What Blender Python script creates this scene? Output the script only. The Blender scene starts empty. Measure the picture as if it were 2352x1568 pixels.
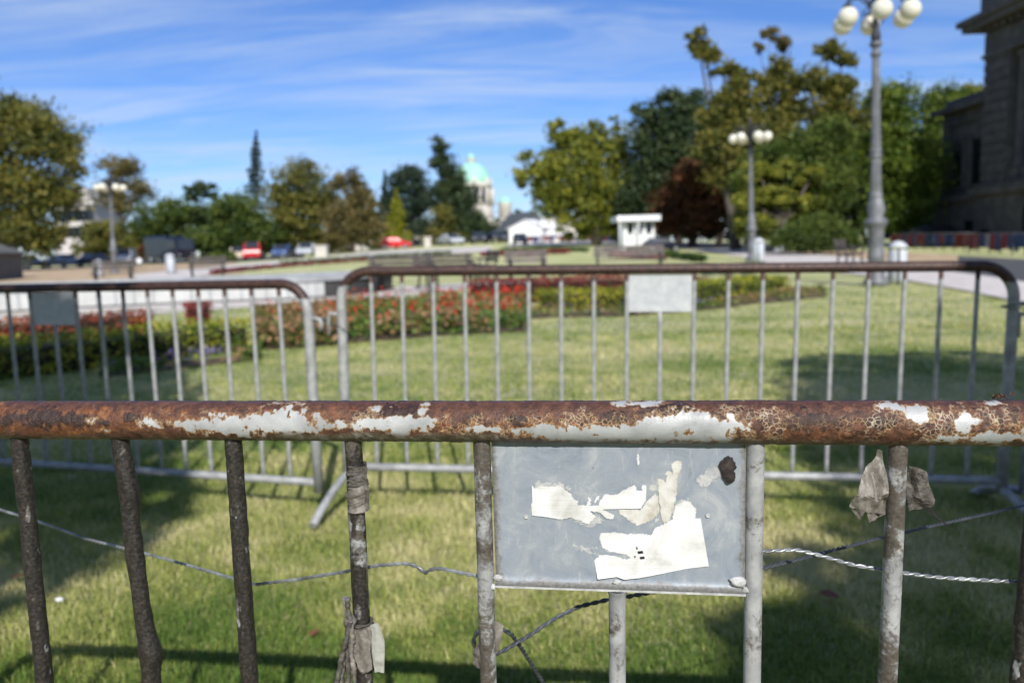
import bpy, bmesh, math, random
import numpy as np
from mathutils import Vector, Matrix
from mathutils.geometry import tessellate_polygon
random.seed(7); RNG = np.random.default_rng(11)
sc = bpy.context.scene
COL = sc.collection

# ---------------------------------------------------------------- camera
LENS, HZ, ROLL, EYE = 28.0, 565.0, 0.03, 1.09          # eye height 1.09 m, slight roll, pitched a little down
CX, CY = 1176.0, 784.0; FPX = LENS / 36.0 * 2352.0
pit = math.atan((CY - HZ) / FPX)
_f = np.array([0, math.cos(pit), -math.sin(pit)]); _r = np.array([1.0, 0, 0]); _u = np.cross(_r, _f)
CR = math.cos(ROLL) * _r - math.sin(ROLL) * _u; CU = math.sin(ROLL) * _r + math.cos(ROLL) * _u; CF = _f
CAM = np.array([0, 0, EYE])
cd = bpy.data.cameras.new('camera'); cam = bpy.data.objects.new('camera', cd); COL.objects.link(cam)
cd.lens = LENS; cd.sensor_width = 36; cd.clip_start = 0.05; cd.clip_end = 3000
cam.matrix_world = Matrix(((CR[0], CU[0], -CF[0], CAM[0]), (CR[1], CU[1], -CF[1], CAM[1]), (CR[2], CU[2], -CF[2], CAM[2]), (0, 0, 0, 1)))
cd.dof.use_dof = True; cd.dof.focus_distance = 0.745; cd.dof.aperture_fstop = 5.3; cd.dof.aperture_blades = 9
sc.camera = cam

# ---------------------------------------------------------------- light
SUN_EL, SUN_AZ = math.radians(37.5), math.radians(8.9)   # behind the camera, a little to its right
SUND = np.array([math.sin(SUN_AZ) * math.cos(SUN_EL), -math.cos(SUN_AZ) * math.cos(SUN_EL), math.sin(SUN_EL)])
sl = bpy.data.lights.new('sun', 'SUN'); sl.energy = 4.6; sl.angle = math.radians(0.53); sl.color = (1, 0.965, 0.91)
so = bpy.data.objects.new('sun', sl); COL.objects.link(so); so.location = (2, -8, 20)
so.rotation_euler = Vector(SUND).to_track_quat('Z', 'Y').to_euler()
wd = bpy.data.worlds.new('World'); sc.world = wd; wd.use_nodes = True
def build_world():
    nt = wd.node_tree; N = nt.nodes; L = nt.links; N.clear()
    out = N.new('ShaderNodeOutputWorld'); bg = N.new('ShaderNodeBackground'); bg.inputs[1].default_value = 0.082
    sky = N.new('ShaderNodeTexSky'); sky.sky_type = 'NISHITA'; sky.sun_disc = False
    sky.sun_elevation = SUN_EL; sky.sun_rotation = math.pi - SUN_AZ; sky.air_density = 1.0; sky.dust_density = 0.0; sky.ozone_density = 3.0; sky.altitude = 120
    hs = N.new('ShaderNodeHueSaturation'); hs.inputs['Saturation'].default_value = 1.05
    tn = N.new('ShaderNodeMixRGB'); tn.blend_type = 'MULTIPLY'; tn.inputs[0].default_value = 1; tn.inputs[2].default_value = (0.76, 0.92, 1.32, 1); L.new(sky.outputs[0], tn.inputs[1])
    L.new(tn.outputs[0], hs.inputs['Color'])
    tc = N.new('ShaderNodeTexCoord')
    sp = N.new('ShaderNodeSeparateXYZ'); L.new(tc.outputs['Generated'], sp.inputs[0])
    # project the view direction on a cloud layer: long, thin cirrus streaks
    zz = N.new('ShaderNodeMath'); zz.operation = 'ADD'; zz.inputs[1].default_value = 0.12; L.new(sp.outputs[2], zz.inputs[0])
    dx = N.new('ShaderNodeMath'); dx.operation = 'DIVIDE'; L.new(sp.outputs[0], dx.inputs[0]); L.new(zz.outputs[0], dx.inputs[1])
    dy = N.new('ShaderNodeMath'); dy.operation = 'DIVIDE'; L.new(sp.outputs[1], dy.inputs[0]); L.new(zz.outputs[0], dy.inputs[1])
    cb = N.new('ShaderNodeCombineXYZ'); L.new(dx.outputs[0], cb.inputs[0]); L.new(dy.outputs[0], cb.inputs[1])
    mp = N.new('ShaderNodeMapping'); mp.inputs['Rotation'].default_value = (0, 0, math.radians(14)); mp.inputs['Scale'].default_value = (0.55, 2.1, 1); mp.inputs['Location'].default_value = (3.1, 1.7, 0)
    L.new(cb.outputs[0], mp.inputs[0])
    n1 = N.new('ShaderNodeTexNoise'); n1.inputs['Scale'].default_value = 1.45; n1.inputs['Detail'].default_value = 9; n1.inputs['Roughness'].default_value = 0.6; n1.inputs['Distortion'].default_value = 0.9
    L.new(mp.outputs[0], n1.inputs['Vector'])
    n2 = N.new('ShaderNodeTexNoise'); n2.inputs['Scale'].default_value = 0.6; n2.inputs['Detail'].default_value = 3; L.new(cb.outputs[0], n2.inputs['Vector'])
    r1 = N.new('ShaderNodeMapRange'); r1.inputs[1].default_value = 0.32; r1.inputs[2].default_value = 0.74; r1.interpolation_type = 'SMOOTHSTEP'; L.new(n1.outputs[0], r1.inputs[0])
    r2 = N.new('ShaderNodeMapRange'); r2.inputs[1].default_value = 0.18; r2.inputs[2].default_value = 0.58; L.new(n2.outputs[0], r2.inputs[0])
    mu = N.new('ShaderNodeMath'); mu.operation = 'MULTIPLY'; L.new(r1.outputs[0], mu.inputs[0]); L.new(r2.outputs[0], mu.inputs[1])
    m3 = N.new('ShaderNodeMath'); m3.operation = 'MULTIPLY'; m3.inputs[1].default_value = 0.68; L.new(mu.outputs[0], m3.inputs[0])
    mx = N.new('ShaderNodeMixRGB'); mx.inputs[2].default_value = (6.3, 7.4, 9.0, 1); L.new(m3.outputs[0], mx.inputs[0]); L.new(hs.outputs[0], mx.inputs[1])
    L.new(mx.outputs[0], bg.inputs[0]); L.new(bg.outputs[0], out.inputs[0])
build_world()
sc.view_settings.view_transform = 'Standard'; sc.view_settings.look = 'None'; sc.view_settings.exposure = 0.3; sc.view_settings.gamma = 1.0
sc.view_settings.use_curve_mapping = False
sc.render.engine = 'CYCLES'; sc.cycles.use_denoising = True; sc.cycles.max_bounces = 6; sc.cycles.transparent_max_bounces = 6
sc.cycles.sample_clamp_indirect = 6.0

# ---------------------------------------------------------------- measuring helpers (a picture point on a known plane of the place)
def ray(x, y): return CF + CR * (x - CX) / FPX - CU * (y - CY) / FPX
def atY(x, y, Y):
    d = ray(x, y); return CAM + d * (Y / d[1])
def tz(x, y):
    x = np.asarray(x, float); y = np.asarray(y, float)
    e = 0.3 + 1.6 * np.exp(-((x - 2) / 25.0) ** 2); t = np.clip((y - 22) / 88.0, 0, 1)
    return e * t * (0.55 + 0.45 * t)
def onT(x, y):                       # the point of the terrain seen there
    d = ray(x, y); s = 1.0; prev = s
    while s < 220:
        p = CAM + d * s
        if p[2] <= tz(p[0], p[1]): break
        prev = s; s *= 1.01
    lo, hi = prev, s
    for _ in range(25):
        m = (lo + hi) / 2; p = CAM + d * m
        if p[2] <= tz(p[0], p[1]): hi = m
        else: lo = m
    p = CAM + d * lo; return np.array([p[0], p[1], float(tz(p[0], p[1]))])
def foot(x, Y):                      # the terrain point in column x at distance Y
    p = atY(x, HZ, Y)
    for _ in range(3):
        y = 784 - 0
        z = float(tz(p[0], Y)); q = CAM + np.array([0, Y, z - EYE]); 
        # solve for column x at this height
        a = (x - CX) / FPX
        X = 0.0
        for _ in range(6):
            v = np.array([X, Y, z - EYE]); dep = v @ CF; X += (a * dep - v @ CR) / (CR[0])
        p = np.array([X, Y, z])
    return p

# ---------------------------------------------------------------- noise on arrays
def _h(i, j, k, s):
    n = (i * 374761393 + j * 668265263 + k * 2147483647 + s * 974634211) & 0xFFFFFFFF
    n = ((n ^ (n >> 13)) * 1274126177) & 0xFFFFFFFF
    return ((n ^ (n >> 16)) & 0xFFFF) / 65535.0
def vnoise(P, s=0):
    P = np.asarray(P, float); I = np.floor(P).astype(np.int64); f = P - I; f = f * f * (3 - 2 * f); r = 0
    for a in (0, 1):
        for b in (0, 1):
            for c in (0, 1):
                w = (f[..., 0] if a else 1 - f[..., 0]) * (f[..., 1] if b else 1 - f[..., 1]) * (f[..., 2] if c else 1 - f[..., 2])
                r = r + w * _h(I[..., 0] + a, I[..., 1] + b, I[..., 2] + c, s)
    return r
def fbm(P, o=4, s=0):
    r = 0; a = 0.5; t = 0; P = np.asarray(P, float)
    for i in range(o): r = r + a * vnoise(P * 2 ** i, s + i); t += a; a *= 0.5
    return r / t

# ---------------------------------------------------------------- mesh helpers
def tag(o, label=None, cat=None, group=None, kind=None):
    if label: o['label'] = label
    if cat: o['category'] = cat
    if group: o['group'] = group
    if kind: o['kind'] = kind
    return o
def link(o, parent=None):
    COL.objects.link(o)
    if parent is not None: o.parent = parent
    return o
def empty(name, loc=(0, 0, 0), rz=0, **k):
    o = bpy.data.objects.new(name, None); o.empty_display_size = 0.2; o.location = [float(v) for v in loc]; o.rotation_euler = (0, 0, rz); link(o); return tag(o, **k)
def fast(name, V, Fq, mat, parent=None, smooth=False, attrs=None):
    """V (n,3), Fq (m,k) index array -> one mesh object"""
    V = np.asarray(V, np.float32); Fq = np.asarray(Fq, np.int32); k = Fq.shape[1]
    me = bpy.data.meshes.new(name); me.vertices.add(len(V)); me.vertices.foreach_set('co', V.ravel())
    me.loops.add(Fq.size); me.loops.foreach_set('vertex_index', Fq.ravel())
    me.polygons.add(len(Fq)); me.polygons.foreach_set('loop_start', np.arange(0, Fq.size, k, dtype=np.int32))
    me.polygons.foreach_set('loop_total', np.full(len(Fq), k, np.int32))
    if smooth: me.polygons.foreach_set('use_smooth', np.ones(len(Fq), bool))
    for a, v in (attrs or {}).items():
        me.attributes.new(a, 'FLOAT', 'POINT').data.foreach_set('value', np.asarray(v, np.float32))
    me.update(calc_edges=True); me.validate()
    me.materials.append(mat)
    return link(bpy.data.objects.new(name, me), parent)
class MB:
    def __init__(s): s.v = []; s.f = []; s.sm = []
    def add(s, v, f, sm=False):
        b = len(s.v); s.v += [tuple(map(float, p)) for p in v]; s.f += [[i + b for i in q] for q in f]; s.sm += [sm] * len(f); return s
    def box(s, a, b):
        (x0, y0, z0), (x1, y1, z1) = a, b
        return s.add([(x0, y0, z0), (x1, y0, z0), (x1, y1, z0), (x0, y1, z0), (x0, y0, z1), (x1, y0, z1), (x1, y1, z1), (x0, y1, z1)],
                     [(0, 3, 2, 1), (4, 5, 6, 7), (0, 1, 5, 4), (1, 2, 6, 5), (2, 3, 7, 6), (3, 0, 4, 7)])
    def tube(s, P, r, n=10, caps=True):
        P = [np.asarray(p, float) for p in P]; m = len(P); r = [r] * m if np.isscalar(r) else list(r)
        b = len(s.v); up = None
        for i, p in enumerate(P):
            t = P[min(i + 1, m - 1)] - P[max(i - 1, 0)]; t = t / (np.linalg.norm(t) + 1e-12)
            if up is None:
                up = np.array([0, 0, 1.0]) if abs(t[2]) < 0.9 else np.array([0, 1.0, 0])
            a = np.cross(t, up); a /= np.linalg.norm(a) + 1e-12; c = np.cross(a, t); up = c
            for j in range(n):
                q = 2 * math.pi * j / n; s.v.append(tuple(p + r[i] * (math.cos(q) * a + math.sin(q) * c)))
        for i in range(m - 1):
            for j in range(n):
                s.f.append([b + i * n + j, b + (i + 1) * n + j, b + (i + 1) * n + (j + 1) % n, b + i * n + (j + 1) % n]); s.sm.append(True)
        if caps: s.f += [[b + j for j in range(n)], [b + (m - 1) * n + j for j in reversed(range(n))]]; s.sm += [False, False]
        return s
    def lathe(s, prof, c=(0, 0, 0), n=16, axis=2):
        b = len(s.v); m = len(prof)
        for (r, z) in prof:
            for j in range(n):
                q = 2 * math.pi * j / n; p = [r * math.cos(q), r * math.sin(q), z]
                if axis == 1: p = [p[0], p[2], p[1]]
                if axis == 0: p = [p[2], p[0], p[1]]
                s.v.append((p[0] + c[0], p[1] + c[1], p[2] + c[2]))
        for i in range(m - 1):
            for j in range(n): s.f.append([b + i * n + j, b + i * n + (j + 1) % n, b + (i + 1) * n + (j + 1) % n, b + (i + 1) * n + j]); s.sm.append(True)
        s.f += [[b + j for j in reversed(range(n))], [b + (m - 1) * n + j for j in range(n)]]; s.sm += [False, False]
        return s
    def ball(s, c, r, n=14, m=9, sq=1.0):
        return s.lathe([(r * max(math.sin(math.pi * i / m), 0.02), -r * sq * math.cos(math.pi * i / m)) for i in range(m + 1)], c, n)
    def prism(s, poly, ext, o=(0, 0, 0)):
        """poly: list of 3D points; ext: extrusion vector"""
        n = len(poly); P = [np.asarray(p, float) + o for p in poly]; Q = [p + np.asarray(ext, float) for p in P]
        tr = [list(t) for t in tessellate_polygon([[Vector(p) for p in P]])]
        return s.add(P + Q, tr + [[i + n for i in reversed(t)] for t in tr] + [[i, (i + 1) % n, (i + 1) % n + n, i + n] for i in range(n)])
    def build(s, name, mat, parent=None, fix=True):
        me = bpy.data.meshes.new(name); me.from_pydata(s.v, [], s.f); me.polygons.foreach_set('use_smooth', s.sm)
        if fix:
            bm = bmesh.new(); bm.from_mesh(me); bmesh.ops.recalc_face_normals(bm, faces=bm.faces); bm.to_mesh(me); bm.free()
        me.update(); me.materials.append(mat); return link(bpy.data.objects.new(name, me), parent)
def dup(root, loc=None, rz=None, **k):
    def cp(o, par):
        c = o.copy(); link(c, par)
        for ch in o.children: cp(ch, c)
        return c
    r = cp(root, None)
    if loc is not None: r.location = [float(v) for v in loc]
    if rz is not None: r.rotation_euler = (0, 0, rz)
    return tag(r, **k)

# ---------------------------------------------------------------- materials
def new(name):
    m = bpy.data.materials.new(name); m.use_nodes = True; nt = m.node_tree; return m, nt, nt.nodes, nt.links, nt.nodes['Principled BSDF']
def ramp(N, L, src, stops, interp='LINEAR'):
    r = N.new('ShaderNodeValToRGB'); r.color_ramp.interpolation = interp; e = r.color_ramp.elements
    while len(e) < len(stops): e.new(0.5)
    for q, (p, c) in zip(e, stops): q.position = p; q.color = (c[0], c[1], c[2], 1) if not np.isscalar(c) else (c, c, c, 1)
    L.new(src, r.inputs[0]); return r.outputs[0]
def noise(N, L, co, sc_, det=6, rough=0.6, dist=0.0):
    n = N.new('ShaderNodeTexNoise'); n.inputs['Scale'].default_value = sc_; n.inputs['Detail'].default_value = det; n.inputs['Roughness'].default_value = rough; n.inputs['Distortion'].default_value = dist
    if co is not None: L.new(co, n.inputs['Vector'])
    return n.outputs[0]
def mixc(N, L, fac, a, b, mode='MIX'):
    m = N.new('ShaderNodeMixRGB'); m.blend_type = mode
    for i, v in ((0, fac), (1, a), (2, b)):
        if hasattr(v, 'node'): L.new(v, m.inputs[i])
        elif np.isscalar(v): m.inputs[i].default_value = v if i == 0 else (v, v, v, 1)
        else: m.inputs[i].default_value = (*v, 1)
    return m.outputs[0]
def math_(N, L, op, a, b=0.5, clamp=False):
    m = N.new('ShaderNodeMath'); m.operation = op; m.use_clamp = clamp
    for i, v in ((0, a), (1, b)):
        if hasattr(v, 'node'): L.new(v, m.inputs[i])
        else: m.inputs[i].default_value = v
    return m.outputs[0]
def mrange(N, L, v, a, b, c=0.0, d=1.0):
    r = N.new('ShaderNodeMapRange'); r.interpolation_type = 'SMOOTHSTEP'; L.new(v, r.inputs[0])
    for i, q in enumerate((a, b, c, d)): r.inputs[1 + i].default_value = q
    return r.outputs[0]
def attr(N, name):
    a = N.new('ShaderNodeAttribute'); a.attribute_name = name; return a.outputs['Fac']
def bump(N, L, B, h, st=0.4, dist=0.01):
    b = N.new('ShaderNodeBump'); b.inputs['Strength'].default_value = st; b.inputs['Distance'].default_value = dist; L.new(h, b.inputs['Height']); L.new(b.outputs[0], B.inputs['Normal'])
def pm(name, stops, scale=4, rough=0.8, metal=0.0, bst=0.3, bdist=0.01, det=7, spec=0.4, dist=0.3):
    """noise through a colour ramp plus bump"""
    m, nt, N, L, B = new(name); tc = N.new('ShaderNodeTexCoord').outputs['Object']
    n = noise(N, L, tc, scale, det, 0.62, dist)
    if len(stops) == 1: stops = [(0.3, [c * 0.82 for c in stops[0][1]]), (0.7, [min(c * 1.1, 0.9) for c in stops[0][1]])]
    L.new(ramp(N, L, n, stops), B.inputs['Base Color']); B.inputs['Roughness'].default_value = rough; B.inputs['Metallic'].default_value = metal
    B.inputs['Specular IOR Level'].default_value = spec
    n2 = noise(N, L, tc, scale * 4, 5)
    if bst: bump(N, L, B, n2, bst, bdist)
    return m
def leafm(name, c0, c1, c2, trans=0.25):
    m, nt, N, L, B = new(name); t = attr(N, 'tone'); col = ramp(N, L, t, [(0.12, c0), (0.5, c1), (0.88, c2)])
    L.new(col, B.inputs['Base Color']); B.inputs['Roughness'].default_value = 0.55; B.inputs['Specular IOR Level'].default_value = 0.25
    tr = N.new('ShaderNodeBsdfTranslucent'); L.new(mixc(N, L, 0.5, col, (0.20, 0.24, 0.03)), tr.inputs[0])
    mx = N.new('ShaderNodeMixShader'); mx.inputs[0].default_value = trans; L.new(B.outputs[0], mx.inputs[1]); L.new(tr.outputs[0], mx.inputs[2])
    L.new(mx.outputs[0], N['Material Output'].inputs[0]); return m
M = {}
def flat(name, c, rough=0.6, metal=0.0, scale=12, **k):
    if name not in M: M[name] = pm(name, [(0, c)], scale, rough, metal, **k)
    return M[name]

def galv_material(name, grime=0.45, crust=0.0, rusttop=False, scale=1.0):
    """dull galvanised tube: zinc mottling, dark grime, optional tarry crust, rust towards the top of the object (attribute rust)"""
    m, nt, N, L, B = new(name); tc = N.new('ShaderNodeTexCoord').outputs['Object']
    a = noise(N, L, tc, 45 * scale, 6, 0.6); b = noise(N, L, tc, 260 * scale, 5, 0.65); g = noise(N, L, tc, 22 * scale, 8, 0.7, 0.6)
    zinc = ramp(N, L, a, [(0.3, (0.22, 0.225, 0.235)), (0.5, (0.32, 0.325, 0.33)), (0.72, (0.44, 0.445, 0.445))])
    dirt = ramp(N, L, b, [(0.3, (0.035, 0.029, 0.024)), (0.7, (0.13, 0.11, 0.09))])
    gm = mrange(N, L, math_(N, L, 'ADD', math_(N, L, 'MULTIPLY', g, 0.75), math_(N, L, 'MULTIPLY', b, 0.25)), 0.72 - grime * 0.5, 0.83 - grime * 0.5)
    c = mixc(N, L, gm, zinc, dirt)
    if crust:
        tar = ramp(N, L, b, [(0.28, (0.006, 0.0055, 0.005)), (0.5, (0.022, 0.018, 0.015)), (0.66, (0.05, 0.04, 0.031)), (0.82, (0.16, 0.135, 0.11))])
        cm = mrange(N, L, math_(N, L, 'SUBTRACT', attr(N, 'crust'), math_(N, L, 'MULTIPLY', math_(N, L, 'SUBTRACT', a, 0.5), 1.5)), 0.36, 0.50); c = mixc(N, L, cm, c, tar)
    if rusttop:
        rn = noise(N, L, tc, 14, 8, 0.7, 0.5); rc = ramp(N, L, noise(N, L, tc, 60, 6), [(0.3, (0.018, 0.011, 0.010)), (0.5, (0.048, 0.024, 0.020)), (0.64, (0.085, 0.04, 0.03)), (0.78, (0.24, 0.14, 0.07))])
        rm = mrange(N, L, math_(N, L, 'ADD', attr(N, 'rust'), math_(N, L, 'MULTIPLY', math_(N, L, 'SUBTRACT', rn, 0.5), 0.9)), 0.42, 0.58); c = mixc(N, L, rm, c, rc)
    L.new(c, B.inputs['Base Color']); B.inputs['Metallic'].default_value = 0.12; L.new(mrange(N, L, b, 0.2, 0.8, 0.42, 0.72), B.inputs['Roughness'])
    bump(N, L, B, b, 0.35 if not crust else 0.8, 0.0012 if not crust else 0.002)
    return m
M['galv'] = galv_material('galvanised_tube', 0.42); M['galv_dirty'] = galv_material('grimy_galvanised_tube', 0.56)
M['tar'] = galv_material('tar_crusted_tube', 0.6, crust=1); M['galv_back'] = galv_material('weathered_barrier_tube', 0.25, rusttop=True, scale=0.6)

def rail_material():
    m, nt, N, L, B = new('rusted_cracked_paint'); tc = N.new('ShaderNodeTexCoord').outputs['Object']
    fine = noise(N, L, tc, 420, 6, 0.7); med = noise(N, L, tc, 95, 7, 0.65, 0.4); big = noise(N, L, tc, 24, 6, 0.6, 0.5)
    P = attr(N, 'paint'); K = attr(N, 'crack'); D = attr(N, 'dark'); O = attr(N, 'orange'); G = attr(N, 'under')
    rust = ramp(N, L, math_(N, L, 'ADD', math_(N, L, 'MULTIPLY', med, 0.6), math_(N, L, 'MULTIPLY', fine, 0.4)), [(0.30, (0.024, 0.012, 0.010)), (0.45, (0.066, 0.028, 0.019)), (0.54, (0.112, 0.048, 0.028)), (0.64, (0.18, 0.084, 0.044)), (0.76, (0.33, 0.20, 0.11))])
    rust = mixc(N, L, math_(N, L, 'MULTIPLY', mrange(N, L, O, 0.35, 0.8), 0.65), rust, ramp(N, L, med, [(0.3, (0.07, 0.022, 0.010)), (0.5, (0.20, 0.065, 0.018)), (0.62, (0.33, 0.14, 0.035)), (0.78, (0.48, 0.28, 0.10))]))
    dark = ramp(N, L, fine, [(0.3, (0.012, 0.007, 0.007)), (0.7, (0.055, 0.024, 0.017))])
    rust = mixc(N, L, mrange(N, L, math_(N, L, 'ADD', D, math_(N, L, 'MULTIPLY', math_(N, L, 'SUBTRACT', med, 0.5), 0.7)), 0.50, 0.62), rust, dark)
    # alligator cracks
    wp = N.new('ShaderNodeVectorMath'); wp.operation = 'ADD'; ns = N.new('ShaderNodeTexNoise'); ns.inputs['Scale'].default_value = 120; L.new(tc, ns.inputs['Vector'])
    sb = N.new('ShaderNodeVectorMath'); sb.operation = 'SCALE'; sb.inputs['Scale'].default_value = 0.0042; L.new(ns.outputs['Color'], sb.inputs[0]); L.new(tc, wp.inputs[0]); L.new(sb.outputs[0], wp.inputs[1])
    vo = N.new('ShaderNodeTexVoronoi'); vo.feature = 'DISTANCE_TO_EDGE'; vo.inputs['Scale'].default_value = 250; L.new(wp.outputs[0], vo.inputs['Vector'])
    ln = mrange(N, L, vo.outputs['Distance'], 0.01, 0.19, 1, 0)
    vc = N.new('ShaderNodeTexVoronoi'); vc.inputs['Scale'].default_value = 250; L.new(wp.outputs[0], vc.inputs['Vector'])
    sh = N.new('ShaderNodeSeparateColor'); L.new(vc.outputs['Color'], sh.inputs[0])
    rust = mixc(N, L, math_(N, L, 'MULTIPLY', mrange(N, L, K, 0.2, 0.6), 0.85), rust, mixc(N, L, 1.0, rust, ramp(N, L, sh.outputs[0], [(0.1, (0.55, 0.52, 0.5)), (0.9, (1.7, 1.55, 1.4))]), 'MULTIPLY'))
    ln = math_(N, L, 'MULTIPLY', ln, mrange(N, L, med, 0.38, 0.60))
    ck = math_(N, L, 'MULTIPLY', ln, mrange(N, L, math_(N, L, 'ADD', K, math_(N, L, 'MULTIPLY', math_(N, L, 'SUBTRACT', big, 0.5), 2.2)), 0.42, 0.80)); ck = math_(N, L, 'MULTIPLY', ck, 0.8)
    cream = ramp(N, L, big, [(0.35, (0.30, 0.16, 0.06)), (0.5, (0.46, 0.34, 0.19)), (0.65, (0.56, 0.50, 0.40))])
    c = mixc(N, L, ck, rust, cream)
    # ochre stain along the broken edge of the paint, then the bare pale coat
    pn = math_(N, L, 'ADD', P, math_(N, L, 'ADD', math_(N, L, 'MULTIPLY', math_(N, L, 'SUBTRACT', med, 0.5), 1.25), math_(N, L, 'MULTIPLY', math_(N, L, 'SUBTRACT', fine, 0.5), 0.55)))
    oc = ramp(N, L, fine, [(0.3, (0.15, 0.07, 0.026)), (0.5, (0.29, 0.17, 0.075)), (0.7, (0.42, 0.34, 0.22))])
    c = mixc(N, L, math_(N, L, 'MULTIPLY', mrange(N, L, pn, 0.22, 0.52), 0.85), c, oc)
    coat = ramp(N, L, big, [(0.3, (0.25, 0.26, 0.265)), (0.5, (0.37, 0.38, 0.39)), (0.7, (0.49, 0.50, 0.505))])
    coat = mixc(N, L, math_(N, L, 'MULTIPLY', mrange(N, L, fine, 0.56, 0.70), 0.55), coat, (0.30, 0.26, 0.20))
    c = mixc(N, L, mrange(N, L, pn, 0.50, 0.62), c, coat)
    # grey-brown weathered underside, with shade painted in towards the bottom
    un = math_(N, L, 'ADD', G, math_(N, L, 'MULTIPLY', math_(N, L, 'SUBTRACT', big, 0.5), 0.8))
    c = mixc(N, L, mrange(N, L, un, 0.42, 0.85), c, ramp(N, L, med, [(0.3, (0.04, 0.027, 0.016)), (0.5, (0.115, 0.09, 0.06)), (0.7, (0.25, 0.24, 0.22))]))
    L.new(c, B.inputs['Base Color']); L.new(mrange(N, L, fine, 0.25, 0.8, 0.30, 0.62), B.inputs['Roughness']); B.inputs['Specular IOR Level'].default_value = 0.5
    h = math_(N, L, 'ADD', math_(N, L, 'MULTIPLY', fine, 0.5), math_(N, L, 'SUBTRACT', math_(N, L, 'MULTIPLY', med, 0.7), math_(N, L, 'MULTIPLY', ck, 0.35)))
    bs = N.new('ShaderNodeBump'); bs.inputs['Distance'].default_value = 0.0022; L.new(h, bs.inputs['Height']); L.new(mrange(N, L, pn, 0.50, 0.58, 1.0, 0.2), bs.inputs['Strength']); L.new(bs.outputs[0], B.inputs['Normal'])
    return m
M['rail'] = rail_material()
M['plate'] = None
def plate_material():
    m, nt, N, L, B = new('brushed_zinc_plate'); tc = N.new('ShaderNodeTexCoord').outputs['Object']
    a = noise(N, L, tc, 26, 9, 0.7, 0.7); b = noise(N, L, tc, 330, 4, 0.6)
    mp = N.new('ShaderNodeMapping'); mp.inputs['Scale'].default_value = (60, 1, 12); mp.inputs['Rotation'].default_value = (0, 0.5, 0); L.new(tc, mp.inputs[0])
    sc_ = noise(N, L, mp.outputs[0], 3, 6, 0.7)
    c = ramp(N, L, a, [(0.30, (0.185, 0.215, 0.26)), (0.44, (0.245, 0.28, 0.33)), (0.55, (0.29, 0.32, 0.36)), (0.64, (0.36, 0.38, 0.405)), (0.76, (0.43, 0.435, 0.43))])
    c = mixc(N, L, math_(N, L, 'MULTIPLY', mrange(N, L, sc_, 0.56, 0.68), 0.4), c, (0.46, 0.47, 0.48))
    g = noise(N, L, tc, 30, 9, 0.75, 0.2); E = attr(N, 'edge')
    gm = mrange(N, L, math_(N, L, 'ADD', g, math_(N, L, 'MULTIPLY', E, 0.42)), 0.62, 0.78)
    c = mixc(N, L, math_(N, L, 'MULTIPLY', gm, 0.75), c, ramp(N, L, b, [(0.3, (0.09, 0.08, 0.07)), (0.7, (0.28, 0.265, 0.245))]))
    v = N.new('ShaderNodeTexVoronoi'); v.inputs['Scale'].default_value = 75; L.new(tc, v.inputs['Vector'])
    c = mixc(N, L, math_(N, L, 'MULTIPLY', mrange(N, L, v.outputs['Distance'], 0.06, 0.10, 1, 0), mrange(N, L, a, 0.52, 0.56)), c, (0.13, 0.115, 0.10))
    L.new(c, B.inputs['Base Color']); B.inputs['Metallic'].default_value = 0.1; L.new(mrange(N, L, b, 0.2, 0.8, 0.40, 0.62), B.inputs['Roughness']); bump(N, L, B, math_(N, L, 'ADD', b, a), 0.12, 0.001)
    return m
M['plate'] = plate_material()
M['paper'] = pm('torn_white_paper', [(0.32, (0.47, 0.465, 0.44)), (0.45, (0.60, 0.60, 0.59)), (0.58, (0.71, 0.715, 0.72))], 30, 0.75, bst=0.15, bdist=0.0006)
M['paper_old'] = pm('yellowed_torn_paper', [(0.3, (0.38, 0.345, 0.28)), (0.45, (0.50, 0.48, 0.43)), (0.62, (0.60, 0.59, 0.565))], 70, 0.8, bst=0.2, bdist=0.0006)
M['tape'] = pm('weathered_film_tape', [(0.28, (0.075, 0.065, 0.055)), (0.5, (0.17, 0.152, 0.132)), (0.72, (0.33, 0.31, 0.285))], 60, 0.42, bst=0.6, bdist=0.002)
M['tape_dark'] = pm('grimy_fibre_tape', [(0.3, (0.035, 0.03, 0.026)), (0.5, (0.085, 0.076, 0.066)), (0.72, (0.20, 0.185, 0.165))], 90, 0.6, bst=0.8, bdist=0.002)
M['wire'] = pm('bright_zinc_wire', [(0.35, (0.10, 0.105, 0.115)), (0.65, (0.46, 0.48, 0.50))], 25, 0.35, 0.55, bst=0.1)
M['wire_dark'] = pm('dull_steel_wire', [(0.3, (0.035, 0.04, 0.05)), (0.7, (0.10, 0.11, 0.125))], 25, 0.5, 0.3, bst=0.1)
M['glue'] = pm('dark_glossy_glue', [(0.3, (0.005, 0.003, 0.002)), (0.55, (0.016, 0.007, 0.003)), (0.78, (0.07, 0.035, 0.012))], 120, 0.14, bst=0.9, bdist=0.003, spec=0.8)
M['weld'] = pm('weld_bead', [(0.3, (0.30, 0.30, 0.30)), (0.7, (0.58, 0.585, 0.59))], 90, 0.5, bst=0.4, bdist=0.002)
M['ink'] = flat('black_print', (0.012, 0.012, 0.014), 0.6)

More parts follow.
